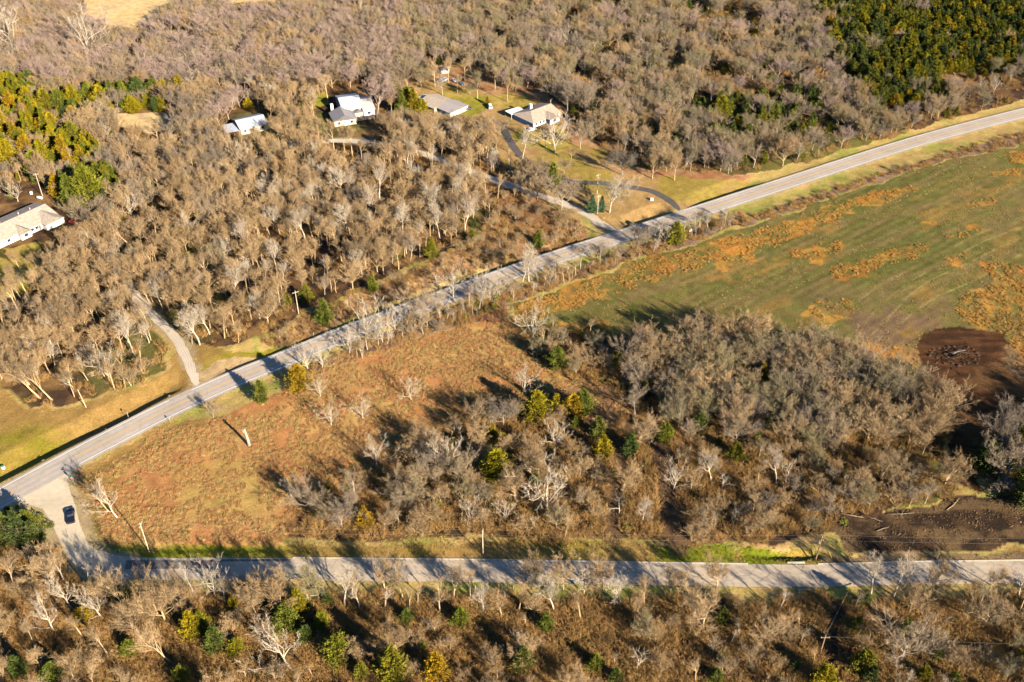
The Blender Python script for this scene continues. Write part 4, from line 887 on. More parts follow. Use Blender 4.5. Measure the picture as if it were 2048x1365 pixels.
# ---------------------------------------------------------------- houses
M_GLS = mat('dark_window_glass', (.03, .04, .06), .15, spec=.6)
M_TRIM = mat('white_trim', (.75, .72, .66), .7)
def roofmat(n, c, v=.12): return mat(n, c, .9, v, .9, bump=.2)
M_RT = roofmat('tan_shingles', (.36, .29, .23)); M_RG_ = roofmat('grey_shingles', (.26, .24, .25)); M_RM = mat('pale_metal_roof', (.40, .42, .46), .5, .2, .4); M_RP = roofmat('pale_tan_shingles', (.40, .33, .26), .2)
M_WW = mat('white_siding', (.80, .76, .70), .8, .05, 1); M_WB = mat('beige_siding', (.60, .50, .38), .8, .08, 1); M_BRK = mat('tan_brick_wall', (.45, .33, .24), .9, .15, 3)
M_MET = mat('galvanised_metal', (.5, .5, .5), .4, metallic=.6); M_BLKP = mat('black_plastic', (.02, .02, .022), .6)
def gable(root, x0, x1, y0, y1, hw, hr, axis, rm, wm, oh=.5, hip=(0, 0), zb=-.4):
    """walls with their gable ends and a two-slope roof of real thickness; the ridge runs along axis"""
    def T(a, b, z): return (a, b, z) if axis == 'x' else (b, a, z)
    a0, a1, b0, b1 = (x0, x1, y0, y1) if axis == 'x' else (y0, y1, x0, x1)
    bm_ = (b0 + b1) / 2; W = MB(); h0, h1 = hip
    v = [T(a0, b0, zb), T(a1, b0, zb), T(a1, b1, zb), T(a0, b1, zb), T(a0, b0, hw), T(a1, b0, hw), T(a1, b1, hw), T(a0, b1, hw), T(a0 + h0, bm_, hr - .06), T(a1 - h1, bm_, hr - .06)]
    W.add(v, [(0, 1, 5, 4), (2, 3, 7, 6), (1, 2, 6, 9, 5), (3, 0, 4, 8, 7), (4, 5, 9, 8), (6, 7, 8, 9)]); W.obj('wall', wm, root)
    Rf = MB(); sl = (hr - hw) / ((b1 - b0) / 2); ez = hw - sl * oh; t = .16
    A0, A1, B0, B1 = a0 - oh, a1 + oh, b0 - oh, b1 + oh; r0, r1 = (a0 + h0 if h0 else A0), (a1 - h1 if h1 else A1)
    top = [T(A0, B0, ez + t), T(A1, B0, ez + t), T(A1, B1, ez + t), T(A0, B1, ez + t), T(r0, bm_, hr + t), T(r1, bm_, hr + t)]
    bot = [(p[0], p[1], p[2] - t + .02) for p in top]
    Rf.add(top + bot, [(0, 1, 5, 4), (2, 3, 4, 5), (6, 10, 11, 7), (8, 11, 10, 9), (0, 6, 7, 1), (2, 8, 9, 3), (1, 7, 11, 5), (1, 2, 5), (3, 0, 4), (0, 4, 10, 6), (2, 5, 11, 8), (3, 9, 10, 4), (7, 8, 11), (9, 6, 10)])
    rf = Rf.obj('roof', rm, root); return rf
def opening(root, name, x, y, z, w, h, side, m=None, fr=True):
    """window or door set proud of a wall; side is the outward normal '-y', '+x' or '-x'"""
    def B(mb, w_, h_, d0, d1, mi=0):
        if side == '-y': mb.box(x - w_ / 2, x + w_ / 2, y - d1, y - d0, z - h_ / 2, z + h_ / 2, mi)
        elif side == '+x': mb.box(x + d0, x + d1, y - w_ / 2, y + w_ / 2, z - h_ / 2, z + h_ / 2, mi)
        else: mb.box(x - d1, x - d0, y - w_ / 2, y + w_ / 2, z - h_ / 2, z + h_ / 2, mi)
    mb = MB(); B(mb, w, h, .01, .05); o = mb.obj(name, m or M_GLS, root)
    if fr:
        f = MB(); B(f, w + .24, h + .24, .003, .03); f.obj('frame', M_TRIM, o)
    return o
def at(px, py, z, name, label, cat, ang):
    x, y = G(px, py, z); return thing(name, label, cat, (x, y, 0), R(ang))
# A: long tan-roofed white house at the left edge
A = at(90, 408, 5.1, 'house', 'long white house with a tan roof and front gables at the left edge', 'house', 54)
gable(A, -34, -.4, -8.2, 8.2, 2.7, 5.0, 'x', M_RP, M_WW)
gable(A, -7.8, .0, -11.4, -3.2, 2.7, 4.6, 'y', M_RP, M_WW, .4); gable(A, -18.2, -13.8, -9.9, -4.2, 2.7, 4.2, 'y', M_RP, M_WW, .4)
for x_ in (-31, -27, -22.5, -12.2, -10.3): opening(A, 'window', x_, -8.2, 1.5, 1.3, 1.2, '-y')
opening(A, 'window', -16, -9.9, 1.5, 1.6, 1.3, '-y'); opening(A, 'door', -9, -8.2, 1.05, 1, 2.1, '-y', mat('brown_door', (.2, .12, .07), .6))
opening(A, 'garage_door', -3.9, -11.4, 1.15, 4.9, 2.3, '-y', M_TRIM); opening(A, 'window', 0, -8.5, 1.5, 1.2, 1.2, '+x')
cm = MB(); cm.box(-20.3, -19.4, 1.2, 2.1, 3.5, 6.0); cm.obj('chimney', M_WW, A)
for x_, y_ in ((-6, 1.5), (-11, 1.8)):
    cm = MB(); cm.tube([(x_, y_, 4), (x_, y_, 5.5)], .12, 8); cm.obj('vent_pipe', M_WW, A)
# B: pale metal-roofed barn with lean-to
B_ = at(469.6, 241.5, 5.0, 'barn', 'pale metal-roofed building with a lower striped lean-to among the trees', 'building', 30)
gable(B_, .4, 13.6, -6.4, 6.4, 2.9, 4.9, 'x', M_RM, M_WB, .4)
for x_ in (2.5, 6, 11): opening(B_, 'window', x_, -6.4, 1.6, 1.2, 1.1, '-y')
opening(B_, 'door', 8.6, -6.4, 1.05, 1, 2.1, '-y', M_TRIM)
lt = MB(); lt.add([(-6.2, -6.2, 2.3), (0, -6.2, 2.3), (0, 2.6, 2.8), (-6.2, 2.6, 2.8), (-6.2, -6.2, 2.42), (0, -6.2, 2.42), (0, 2.6, 2.92), (-6.2, 2.6, 2.92)], [(0, 3, 2, 1), (4, 5, 6, 7), (0, 1, 5, 4), (1, 2, 6, 5), (2, 3, 7, 6), (3, 0, 4, 7)])
lt.obj('lean_to_roof', mat('striped_metal_roof', (.42, .45, .52), .45, .3, 1.5), B_)
for x_, y_ in ((-6, -6), (-.2, -6), (-6, 2.4), (-6, -2)):
    ps = MB(); ps.box(x_ - .08, x_ + .08, y_ - .08, y_ + .08, -.3, 2.3); ps.obj('post', M_TRIM, B_)
# C: large house with pale metal roof and a gabled beige front wing
C1 = at(676, 194, 7.0, 'house', 'large house with shiny pale roof and beige gabled front wing, tree shadows on it', 'house', 20)
gable(C1, 0, 9.6, -9.4, 7, 4.6, 6.9, 'x', M_RM, M_WB); gable(C1, 9.9, 15.2, -11.6, 4.5, 3.2, 5.6, 'x', mat('aged_pale_shingles', (.42, .38, .37), .9, .15, 1), M_WW)
gable(C1, -6.3, 4.4, -18.6, -8.2, 2.9, 5.2, 'y', M_RG_, M_WB); gable(C1, 4.8, 9.4, -12, -9.8, 2.6, 3.7, 'y', M_RG_, M_WB, .3)
cm = MB(); cm.box(-5.2, -3.9, -6.4, -5.2, -.3, 6.3); cm.obj('chimney', M_WW, C1)
for x_ in (-4, 2.2): opening(C1, 'window', x_, -18.6, 1.5, 1.3, 1.3, '-y')
opening(C1, 'door', -.9, -18.6, 1.05, 1.1, 2.1, '-y', M_TRIM)
for y_ in (-8, -3): opening(C1, 'window', 15.2, y_, 1.6, 1.2, 1.3, '+x')
opening(C1, 'window', 12.5, -11.6, 1.6, 1.6, 1.3, '-y')
dk = MB(); dk.box(5, 14, -16.5, -12.3, .35, .5); dk.obj('deck', mat('deck_boards', (.3, .22, .16), .9, .2), C1)
for x_ in (5.2, 9.5, 13.8):
    ps = MB(); ps.box(x_ - .07, x_ + .07, -16.4, -16.26, -.3, 1.4); ps.obj('post', M_TRIM, C1)
# D: tan ranch
D_ = at(856.6, 189.8, 4.5, 'house', 'low tan-roofed house with a grey-roofed garage end beside the golden cedars', 'house', -43)
gable(D_, 0, 11, -6.5, 6.5, 2.6, 4.4, 'x', M_RP, M_BRK); gable(D_, 11.3, 20.4, -4.6, 7.6, 2.5, 4.0, 'x', mat('grey_tan_shingles', (.34, .30, .29), .9, .12, 1), M_WW)
for x_ in (2.5, 8): opening(D_, 'window', x_, -6.5, 1.5, 1.3, 1.1, '-y')
opening(D_, 'garage_door', 20.4, 1.5, 1.15, 4.8, 2.2, '+x', M_TRIM); opening(D_, 'door', 13.2, -4.6, 1.05, 1, 2.1, '-y', M_TRIM)
pd = MB(); pd.box(-5.5, -.8, -3, 3, 2.3, 2.42); pd.obj('patio_roof', M_RM, D_)
for x_, y_ in ((-5.3, -2.8), (-5.3, 2.8), (-1, -2.8), (-1, 2.8)):
    ps = MB(); ps.box(x_ - .07, x_ + .07, y_ - .07, y_ + .07, -.3, 2.3); ps.obj('post', M_TRIM, D_)
# E: wide ranch
E_ = at(1095, 208, 4.9, 'house', 'wide hip-roofed tan house with white front wall above the lawn', 'house', 42)
gable(E_, -17, 1, -8, 6.5, 2.6, 4.8, 'x', M_RT, M_WW, .6, hip=(5, 0))
gable(E_, -8.5, -2, -10.8, -4, 2.6, 4.1, 'y', M_RT, M_WW, .4)
for x_ in (-15, -12.3, -10): opening(E_, 'window', x_, -8, 1.5, 1.3, 1.1, '-y')
opening(E_, 'door', -.6, -8, 1.05, 1.0, 2.1, '-y', mat('dark_door', (.08, .05, .04), .6)); opening(E_, 'window', -5.3, -10.8, 1.5, 2.2, 1.3, '-y')
opening(E_, 'vent', 1, -.8, 3.5, .7, .6, '+x', fr=False); opening(E_, 'window', 1, -4, 1.5, 1.2, 1.1, '+x')
cm = MB(); cm.box(-9.4, -8, 2.4, 3.6, 2.5, 6.4); cm.obj('chimney', M_TRIM, E_)
cp_ = at(1030, 222, 2.6, 'carport', 'white flat-roofed carport standing in shadow behind the wide tan house', 'carport', 36)
c_ = MB(); c_.box(-4.2, 4.2, -2.8, 2.8, 2.5, 2.68); c_.obj('roof', M_WW, cp_)
for x_, y_ in ((-4, -2.6), (4, -2.6), (-4, 2.6), (4, 2.6)):
    ps = MB(); ps.box(x_ - .07, x_ + .07, y_ - .07, y_ + .07, -.3, 2.49); ps.obj('post', M_TRIM, cp_)
sh = at(890, 146, 0, 'shed', 'small white shed under the trees behind the houses', 'shed', 10)
gable(sh, -2, 2, -1.8, 1.8, 2.2, 3.2, 'y', M_RM, M_WW, .2); opening(sh, 'door', 0, -1.8, .95, 1, 1.9, '-y', mat('shed_door', (.3, .3, .32), .7))

# ---------------------------------------------------------------- vehicles
M_RUB = mat('tyre_rubber', (.02, .02, .02), .9); M_RIM = mat('wheel_metal', (.45, .45, .46), .4, metallic=.7); M_LMP = mat('lamp_lens', (.7, .7, .68), .2); M_TL = mat('tail_lens', (.4, .02, .02), .3)
def vehicle(name, label, px, py, ang, paint, L=4.6, W=1.82, kind='car'):
    x, y, z = put(px, py); t = thing(name, label, kind if kind != 'car' else 'car', (x, y, max(z, .02)), R(ang))
    prof = {'car': [(-.5, .32), (-.5, .78), (-.44, .88), (-.30, .92), (.18, .92), (.42, .82), (.5, .62), (.5, .30)],
            'truck': [(-.5, .45), (-.5, 1.08), (-.48, 1.12), (.14, 1.12), (.30, 1.10), (.46, 1.02), (.5, .85), (.5, .42)],
            'van': [(-.5, .35), (-.5, 1.1), (-.49, 1.2), (.2, 1.2), (.38, 1.05), (.48, .9), (.5, .65), (.5, .33)]}[kind]
    cab = {'car': [(-.38, .9), (-.27, 1.38), (-.18, 1.44), (.02, 1.44), (.10, 1.36), (.24, .9)],
           'truck': [(-.10, 1.1), (-.075, 1.72), (-.03, 1.80), (.10, 1.80), (.15, 1.72), (.27, 1.1)],
           'van': [(-.49, 1.15), (-.47, 1.85), (-.44, 1.92), (.14, 1.92), (.20, 1.84), (.34, 1.1)]}[kind]
    def extr(pr, w0, w1, mb, zs=None):
        n = len(pr); z0 = min(p[1] for p in pr); z1 = max(p[1] for p in pr); v = []
        for s in (-1, 1):
            for a, b in pr: v.append((a * L, s * (w0 + (w1 - w0) * (b - z0) / (z1 - z0)) / 2, b))
        mb.add(v, [tuple(range(n)), tuple(range(2 * n - 1, n - 1, -1))] + [(i, i + n, (i + 1) % n + n, (i + 1) % n) for i in range(n)])
    b = MB(); extr(prof, W * .97, W, b); bo = b.obj('body', paint, t)
    md = bo.modifiers.new('soft_edges', 'BEVEL'); md.width = .05; md.segments = 2
    c = MB(); extr(cab, W * .92, W * .76, c); co = c.obj('cab', paint, t); md = co.modifiers.new('soft_edges', 'BEVEL'); md.width = .04; md.segments = 2
    # glazing lies just outside the cab
    g = MB(); zb = cab[0][1] + .06; zt = cab[2][1] - .1; n = len(cab)
    def hw(z_): return (W * .92 + (W * .76 - W * .92) * (z_ - cab[0][1]) / (cab[2][1] - cab[0][1])) / 2
    def xf(z_, a, b_): (x0_, z0_), (x1_, z1_) = a, b_; return (x0_ + (x1_ - x0_) * (z_ - z0_) / (z1_ - z0_)) * L
    for s in (-1, 1):
        g.add([(xf(zb, cab[0], cab[1]) + .18, s * (hw(zb) + .012), zb), (xf(zb, cab[5], cab[4]) - .25, s * (hw(zb) + .012), zb), (xf(zt, cab[5], cab[4]) - .15, s * (hw(zt) + .012), zt), (xf(zt, cab[0], cab[1]) + .15, s * (hw(zt) + .012), zt)], [(0, 1, 2, 3)])
    g.obj('side_window', M_GLS, t)
    for nm, a, b_, sg in (('windscreen', cab[5], cab[4], .02), ('rear_window', cab[0], cab[1], -.02)):
        g = MB(); g.add([(xf(zb, a, b_) + sg, -hw(zb) + .1, zb), (xf(zb, a, b_) + sg, hw(zb) - .1, zb), (xf(zt, a, b_) + sg, hw(zt) - .1, zt), (xf(zt, a, b_) + sg, -hw(zt) + .1, zt)], [(0, 1, 2, 3)]); g.obj(nm, M_GLS, t)
    rw = .33 if kind == 'car' else .4
    for xx in (-.31, .32):
        for s in (-1, 1):
            w = MB(); w.tube([(xx * L, s * (W / 2 - .2), rw), (xx * L, s * (W / 2 + .02), rw)], rw, 16); wo = w.obj('wheel', M_RUB, t)
            r_ = MB(); r_.tube([(xx * L, s * (W / 2 + .0), rw), (xx * L, s * (W / 2 + .035), rw)], rw * .6, 12); r_.obj('rim', M_RIM, wo)
    hz = .66 if kind == 'car' else .86
    for s in (-1, 1):
        h_ = MB(); h_.box(L * .485, L * .5 + .02, s * W * .38 - .16, s * W * .38 + .16, hz - .09, hz + .07); h_.obj('headlight', M_LMP, t)
        h_ = MB(); h_.box(-L * .5 - .02, -L * .49, s * W * .43 - .07, s * W * .43 + .07, hz - .1, hz + .12); h_.obj('tail_light', M_TL, t)
    if kind == 'truck':
        k = MB(); k.box(-.485 * L, -.115 * L, -W * .43, W * .43, 1.125, 1.17); k.obj('bed_cover', mat('bed_cover', (.012, .014, .022), .7), t)
        k = MB(); k.box(-L * .5 - .12, -L * .5 - .02, -W * .48, W * .48, .45, .62); k.obj('bumper', M_MET, t)
        for s in (-1, 1):
            k = MB(); k.box(L * .2, L * .25, s * (W / 2 + .12) - .1, s * (W / 2 + .12) + .1, 1.12, 1.32); k.obj('side_mirror', M_BLKP, t)
    return t
def paint(n, c): return mat(n, c, .3, spec=.5)
vehicle('pickup_truck', 'dark navy pickup truck stopped on the side road near the highway', 143, 1036, 111, paint('navy_paint', (.012, .016, .035)), 5.9, 2.0, 'truck')
vehicle('parked_car', 'red car parked behind bushes beside the long white house', 150, 445, 15, paint('red_paint', (.35, .02, .02)))
vehicle('parked_car', 'white car half hidden in trees in front of the long white house', 134, 484, -25, paint('white_paint', (.7, .7, .7)))
vehicle('parked_car', 'silver-white car on the gravel lane below the pale metal-roofed building', 599, 296, 30, paint('silver_paint', (.6, .63, .68)))
vehicle('parked_van', 'pale blue van parked in leaf litter behind the low tan house', 888, 164, 50, paint('pale_blue_paint', (.35, .45, .5)), 5.2, 1.95, 'van')
vehicle('parked_car', 'dark teal car in the shade behind the low tan house', 921, 170, -45, paint('teal_paint', (.03, .07, .10)))
vehicle('parked_car', 'grey car beside the dark teal one under the trees', 907, 164, -50, paint('grey_paint', (.25, .26, .28)))
vehicle('parked_car', 'dark car outside the garage end of the low tan house', 936, 220, 20, paint('charcoal_paint', (.03, .035, .04)))
vehicle('parked_van', 'white van standing between the two ranch houses', 980, 216, 100, paint('van_white_paint', (.75, .75, .75)), 5.2, 1.95, 'van')
vehicle('parked_car', 'white car in front of the wide hip-roofed tan house', 1063, 262, 35, paint('car_white_paint', (.72, .72, .72)))

# ---------------------------------------------------------------- utility poles and wires
M_PW = mat('weathered_pole_wood', (.55, .44, .31), .9, .2, 2); M_PW2 = mat('brown_pole_wood', (.34, .21, .12), .9, .2, 2); M_WIRE = mat('wire', (.25, .23, .2), .5); M_INS = mat('porcelain', (.6, .6, .58), .3)
M_YG = mat('yellow_plastic', (.65, .38, .05), .6)
def upole(label, bx, by, hpx, ang=0, arm=True, m=None, dx=0, r=.16, group=None):
    x, y, z = put(bx, by); h = hm(bx, by, hpx); t = thing('utility_pole', label, 'utility pole', (x, y, z), R(ang), group)
    p = MB(); p.tube([(0, 0, -.5), (dx * .5, 0, h * .5), (dx, 0, h)], [r, r * .85, r * .65], 10); p.obj('pole', m or M_PW, t)
    if arm:
        a = MB(); a.box(dx - 1.1, dx + 1.1, -.24, -.12, h - .75, h - .62); ao = a.obj('crossarm', m or M_PW, t)
        for q in (-1, 0, 1): i_ = MB(); i_.tube([(dx + q * .95, -.18, h - .62), (dx + q * .95, -.18, h - .42)], .06, 8); i_.obj('insulator', M_INS, ao)
    return t, Vector((x + dx * math.cos(R(ang)), y + dx * math.sin(R(ang)), z + h - .5))
def wire(label, a, b, sag=1.2, n=14, r=.012, group='power lines'):
    w = MB(); w.tube([a.lerp(b, i / n) - Vector((0, 0, 4 * sag * (i / n) * (1 - i / n))) for i in range(n + 1)], r, 4); tag(w.obj('power_line', M_WIRE), label, 'power line', group)
lp1 = upole('pale utility pole leaning over the green verge at the left of the lower road', 298, 1103, 58, 90, m=M_PW)[1]
lp2 = upole('pale utility pole standing alone midway along the lower road', 966, 1108, 47, 90)[1]
t3, lp3 = upole('brown utility pole with a braced top beside the dark soil', 1632, 1118, 47, 90, m=M_PW2)
tr_ = MB(); tr_.tube([(.0, .35, lp3.z - 2.0), (.0, .35, lp3.z - 1.2)], .2, 10); tr_.obj('transformer', M_MET, t3)
gx_, gy_ = G(1664, 1117); gt = Vector((gx_, gy_, 0)); g0 = lp3.copy()
w = MB(); w.tube([g0, g0.lerp(gt, .7)], .025, 4); go_ = w.obj('guy_wire', M_WIRE); tag(go_, 'slanting guy wire with yellow guard beside the brown utility pole', 'guy wire')
w = MB(); w.tube([g0.lerp(gt, .7), gt], .06, 6); w.obj('guard', M_YG, go_)
t4, lp4 = upole('utility pole rising from the brush south of the lower road at the right', 1640, 1308, 38, 0, m=M_PW2)
gx_, gy_ = G(1704, 1168); gt = Vector((gx_, gy_, .1)); w = MB(); w.tube([lp4, lp4.lerp(gt, .6)], .03, 4); go_ = w.obj('guy_wire', M_WIRE); tag(go_, 'long guy wire with orange guard running down to the lower road verge', 'guy wire')
w = MB(); w.tube([lp4.lerp(gt, .6), gt], .09, 6); w.obj('guard', M_YG, go_)
up = upole('old pale utility pole in the grass above the lower left highway', 172, 814, 38, 60, False, dx=-.8)[1]
up2 = upole('pale utility pole with wires on the brushy bank of the highway', 598, 632, 46, 30, True)[1]
up3 = upole('shorter pole in the brush left of the bank pole', 561, 612, 34, 30, False)[1]
up4 = upole('tall pole beside the blue-green spruces at the lane mouth', 1195, 427, 38, 30, True)[1]
up5 = upole('tall pole on the leaf-covered ground behind the spruces', 1194, 387, 40, 30, True)[1]
up6 = upole('white-banded pole beside the tan-roofed house and propane tank', 85, 392, 46, 30, True)[1]
up7 = upole('thin pole at the dark driveway below the wide tan house', 1018, 323, 26, 30, False, r=.12)[1]
lp = thing('lamp_post', 'slim lamp post on the lawn in front of the wide tan house', 'lamp post', put(1075, 286)); h_ = hm(1075, 286, 24)
q_ = MB(); q_.tube([(0, 0, -.3), (0, 0, h_)], [.09, .06], 8); q_.obj('post', M_MET, lp); q_ = MB(); q_.box(-.2, .2, -.2, .2, h_, h_ + .35, top=(.08, .08)); q_.obj('lantern', M_TRIM, lp)
farL = Vector(G(-420, 1090) + (9.0,)); farR = Vector(G(2500, 1125) + (9.0,))
for o in (-.9, .9):
    v_ = Vector((0, o, 0))
    for a, b in ((farL, lp1), (lp1, lp2), (lp2, lp3), (lp3, farR)): wire('thin power line strung between poles along the lower road', a + v_, b + v_, group='power lines of the lower road')
wire('power line running along the far bank of the highway', up, up2, 1.0); wire('power line from the bank pole towards the spruces', up2, up4, 1.5)
wire('power line between the two poles by the spruces', up4, up5, .3, 6); wire('power line leading from the spruces to the houses', up5, up7, .8)
wire('power line crossing the bottom right woods', lp4, Vector(G(2500, 1330) + (8,)), 1.5)
# broken pale trunk
x, y, z = put(499, 892); h_ = hm(499, 892, 33); t = thing('broken_trunk', 'thick pale broken tree trunk standing in the reddish meadow', 'dead tree', (x, y, z), 0)
b = MB(); b.tube([(0, 0, -.3), (-.1, 0, h_ * .35), (-.35, .1, h_ * .7), (-.5, .1, h_)], [.55, .42, .36, .22], 9); b.obj('trunk', BARK['pale'], t, True)
b = MB(); b.tube([(-.3, 0, h_ * .62), (-.9, .1, h_ * .8), (-1.3, .2, h_ * .95)], [.22, .16, .08], 7); b.obj('limb', BARK['pale'], t, True)

# ---------------------------------------------------------------- signs and posts
M_SR = mat('stop_sign_red', (.55, .02, .03), .5); M_SG = mat('street_sign_green', (.01, .25, .16), .5); M_SW = mat('sign_white', (.8, .8, .78), .5)
def text(s, size, parent, loc, rot, m, name='lettering'):
    c = bpy.data.curves.new(name, 'FONT'); c.body = s; c.size = size; c.align_x = 'CENTER'; c.align_y = 'CENTER'; c.extrude = .004
    o = bpy.data.objects.new(name, c); COL.objects.link(o); bpy.context.view_layer.update(); dg = bpy.context.evaluated_depsgraph_get()
    me = bpy.data.meshes.new_from_object(o.evaluated_get(dg)); bpy.data.objects.remove(o); me.materials.clear(); me.materials.append(m)
    q = link(name, me, parent); q.location = loc; q.rotation_euler = rot; return q
st = thing('stop_sign', 'red stop sign with green street name blades at the junction', 'sign', put(150, 972), R(-12))
b = MB(); b.tube([(0, 0, -.3), (0, 0, 3.9)], .05, 6); b.obj('post', M_MET, st)
def octagon(r, y0, y1):
    v = [(r * math.cos(R(22.5 + 45 * i)), y, 3.0 + r * math.sin(R(22.5 + 45 * i))) for y in (y0, y1) for i in range(8)]
    return v, [tuple(range(8)), tuple(range(15, 7, -1))] + [(i, i + 8, (i + 1) % 8 + 8, (i + 1) % 8) for i in range(8)]
b = MB(); b.add(*octagon(.50, -.08, -.055)); pl = b.obj('border', M_SW, st); b = MB(); b.add(*octagon(.46, -.095, -.082)); b.obj('plate', M_SR, pl)
text('STOP', .36, pl, (0, -.102, 3.0), (R(90), 0, 0), M_SW)
b = MB(); b.box(-.6, .6, -.02, .02, 3.6, 3.82); b.obj('name_blade', M_SG, st); b = MB(); b.box(-.02, .02, -.6, .6, 3.84, 4.06); b.obj('name_blade', M_SG, st)
def rsign(name, label, px, py, w, h, top, ang, face, cat='road sign'):
    t = thing(name, label, cat, put(px, py), R(ang)); b = MB(); b.tube([(0, 0, -.3), (0, 0, top)], .05, 6); b.obj('post', M_PW, t)
    b = MB(); b.box(-w / 2, w / 2, -.07, -.05, top - h, top); b.obj('plate', face, t); return t
rsign('road_sign', 'small road sign on a short post in the verge beside the lower left highway', 256, 832, .5, .7, 2.3, 70, M_MET)
rsign('road_sign', 'small sign on the near edge of the highway left of the tar-dark tree', 341, 845, .5, .5, 1.9, 60, M_MET)
rsign('marker_post', 'thin white marker post on the far edge of the highway by the poles', 627, 669, .2, .4, 1.8, 60, M_SW)
rsign('road_sign', 'pale rectangular sign seen from behind in the brush by the highway bend', 1380, 470, 1.1, 1.5, 3.4, 30, mat('sign_back', (.55, .5, .42), .6))
rsign('marker_post', 'small red-topped marker at the mouth of the dark driveway', 1378, 414, .35, .4, 1.2, 30, M_SR)
rsign('marker_post', 'yellow-topped marker on the verge at the lane mouth', 1208, 440, .3, .4, 1.2, 30, M_YG)
for i, px in enumerate((938, 951, 963, 976, 990, 1004, 1017, 1027)):
    t = thing('fence_post', 'short pale wooden fence post on the far side of the brush south of the road', 'fence post', put(px, 1177 + (i % 3)), rpy.uniform(0, 3), 'row of short posts along the south edge of the lower road')
    t['label'] = 'short pale post in the row on the south edge of the lower road'
    b = MB(); b.tube([(0, 0, -.3), (rpy.uniform(-.15, .15), 0, rpy.uniform(1.2, 1.9))], [.11, .08], 7); b.obj('post', M_PW, t)
# small things by the houses and roads
t = thing('propane_tank', 'white propane tank on the orange ground above the long white house', 'tank', put(80, 398), R(-20))
b = MB(); b.tube([(-1.5, 0, .75), (-1.3, 0, .75), (1.3, 0, .75), (1.5, 0, .75)], [.3, .5, .5, .3], 14); b.obj('tank', M_WW, t, True)
b = MB(); b.box(-.15, .15, -.15, .15, 1.2, 1.4); b.obj('valve_cover', M_WW, t)
for s in (-1, 1): b = MB(); b.box(s * .9 - .1, s * .9 + .1, -.4, .4, -.2, .35); b.obj('leg', M_MET, t)
t = thing('well_house', 'low white well box beside the propane tank', 'utility box', put(63, 388), R(20)); b = MB(); b.box(-.5, .5, -.4, .4, -.2, 1.0, top=(.05, .05)); b.obj('box', M_WW, t); b = MB(); b.box(-.6, .6, -.5, .5, 1.0, 1.1); b.obj('lid', M_TRIM, t)
t = thing('utility_box', 'small white utility box with a dark side near the dark driveway', 'utility box', put(1304, 400), R(-20)); b = MB(); b.box(-.6, .6, -.4, .4, -.2, 1.0); b.obj('cabinet', M_WW, t); b = MB(); b.box(-.64, .64, -.44, .44, 1.0, 1.08); b.obj('lid', M_TRIM, t)
t = thing('utility_box', 'green and white utility pedestal on the verge at the left edge', 'utility box', put(4, 930), 0); b = MB(); b.box(-.35, .35, -.3, .3, -.2, 1.0); b.obj('cabinet', M_WW, t); b = MB(); b.box(-.38, .38, -.33, .33, 1.0, 1.25); b.obj('lid', M_SG, t)
t = thing('trampoline', 'round trampoline with dark mat on the grass beside the golden cedars', 'trampoline', put(821, 181), 0)
b = MB(); b.tube([(0, 0, .85), (0, 0, .9)], 1.9, 24); b.obj('mat', M_BLKP, t)
b = MB(); n = 24
v = [(r_ * math.cos(2 * math.pi * i / n), r_ * math.sin(2 * math.pi * i / n), .96) for r_ in (1.85, 2.2) for i in range(n)]; b.add(v, [(i, (i + 1) % n, (i + 1) % n + n, i + n) for i in range(n)]); b.obj('rim', mat('blue_pad', (.15, .25, .4), .6), t)
for i in range(5): a = i * 1.2566; b = MB(); b.tube([(2 * math.cos(a), 2 * math.sin(a), -.2), (2 * math.cos(a), 2 * math.sin(a), .94)], .04, 6); b.obj('leg', M_MET, t)
t = thing('swing_set', 'yellow swing set among the trees left of the large pale-roofed house', 'swing set', put(556, 219), R(10))
for s in (-1, 1):
    for q in (-1, 1): b = MB(); b.tube([(s * 1.6, q * .8, -.2), (s * 1.4, 0, 2.1)], .07, 6); b.obj('leg', M_YG, t)
b = MB(); b.tube([(-1.5, 0, 2.1), (1.5, 0, 2.1)], .07, 6); b.obj('top_bar', M_YG, t)
for s in (-.6, .6): b = MB(); b.box(s - .22, s + .22, -.1, .1, .5, .55); b.tube([(s - .2, 0, .5), (s - .2, 0, 2.1)], .015, 4); b.tube([(s + .2, 0, .5), (s + .2, 0, 2.1)], .015, 4); b.obj('swing', M_BLKP, t)
M_CON = mat('pale_concrete', (.40, .36, .31), .9, .25, 1.5)
def headwall(label, px, py, w, ang):
    t = thing('culvert_headwall', label, 'culvert', put(px, py), R(ang)); b = MB(); b.box(-w / 2, w / 2, -.18, .18, -.8, .35); b.obj('wall', M_CON, t); b = MB(); b.tube([(0, -.5, -.35), (0, .3, -.35)], .42, 12); b.obj('pipe', M_MET, t)
headwall('white concrete culvert slab at the dark hole on the near verge of the lower road', 1592, 1126, 4.6, 0)
headwall('pale concrete culvert wall below the lower road in the brush', 1612, 1181, 4.2, 0)
headwall('small pale culvert end beside the green bend of the verge', 205, 1098, 1.2, 60)
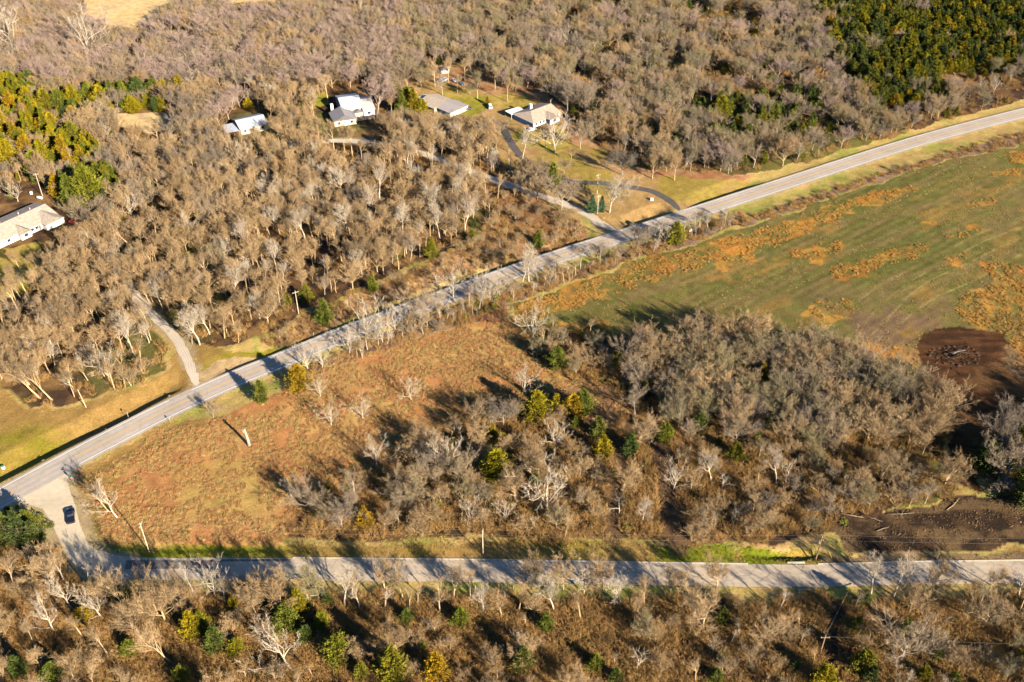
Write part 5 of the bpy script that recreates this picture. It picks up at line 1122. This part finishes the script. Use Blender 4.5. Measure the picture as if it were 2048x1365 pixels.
# brush pile on the ploughed soil
x, y, z = put(1912, 712); t = thing('brush_pile', 'burnt brush heap with a pale log across it on the ploughed soil', 'brush pile', (x, y, z), 0)
M_DK = mat('charred_wood', (.025, .018, .014), 1); M_DB = mat('brown_sticks', (.12, .075, .045), 1)
r = random.Random(5); b = MB(); b2 = MB(); b3 = MB()
for i in range(150):
    a = r.uniform(0, 6.28); d = abs(r.gauss(0, 3.0)); p = Vector((d * math.cos(a) * 1.35, d * math.sin(a), r.uniform(0, max(.2, 1.5 - d * .3)))); e = p + Vector((r.gauss(0, 1.3), r.gauss(0, 1.3), r.gauss(0, .5))); (b if i % 2 else b2).tube([p, p.lerp(e, .5) + Vector((0, 0, .1)), e], [r.uniform(.06, .2), .08, .03], 5)
M_TS = mat('turned_soil', (.05, .03, .02), 1, .3)
for i in range(22):
    a = i / 22 * 6.28; d = r.uniform(5.2, 7.8); c = Vector((d * math.cos(a) * 1.15, d * math.sin(a) * .8, 0)); s = r.uniform(.35, .9); b3 = MB()
    v = [c + Vector((s * 1.6 * math.cos(q) * r.uniform(.6, 1), s * math.sin(q) * r.uniform(.6, 1), -.1)) for q in (0, 1, 2, 3, 4, 5)] + [c + Vector((0, 0, s * .9))]; b3.add(v, [(k, (k + 1) % 6, 6) for k in range(6)]); b3.obj('soil_lump', M_TS, t)
b.obj('charred_branches', M_DK, t); b2.obj('sticks', M_DB, t)
b = MB(); b.tube([(-1.6, -.6, 1.3), (0, .2, 1.5), (3.2, 1.2, 1.3)], [.2, .18, .13], 8); b.tube([(-1.6, -.6, 1.3), (-2.6, .8, 1.2)], [.2, .08], 6); b.obj('log', mat('weathered_log', (.15, .13, .12), .9, .2), t)
# felled stems at the edge of the dark soil
r = random.Random(9)
for i, (px, py, L_, an) in enumerate(((1700, 1033, 7, -15), (1742, 1038, 6, -30), (1800, 1029, 8, 3), (1765, 1060, 4, 20), (1905, 1010, 6, 40))):
    t = thing('felled_trunk', '%s felled trunk lying at the edge of the dark cleared soil' % ('leftmost slanting', 'steeply slanting', 'longest level', 'short lone', 'rightmost')[i], 'log', put(px, py), R(an))
    b = MB(); b.tube([(-L_ / 2, 0, .2), (0, r.uniform(-.3, .3), .28), (L_ / 2, 0, .25)], [.13, .10, .05], 7); b.obj('log', BARK['grey'], t, True)
    b = MB()
    for k in range(6): s = r.uniform(0, L_ / 2); b.tube([(s, 0, .25), (s + r.uniform(.3, 1), r.uniform(-1, 1), r.uniform(.3, .9))], [.05, .015], 4)
    b.obj('branches', BARK['tan'], t)
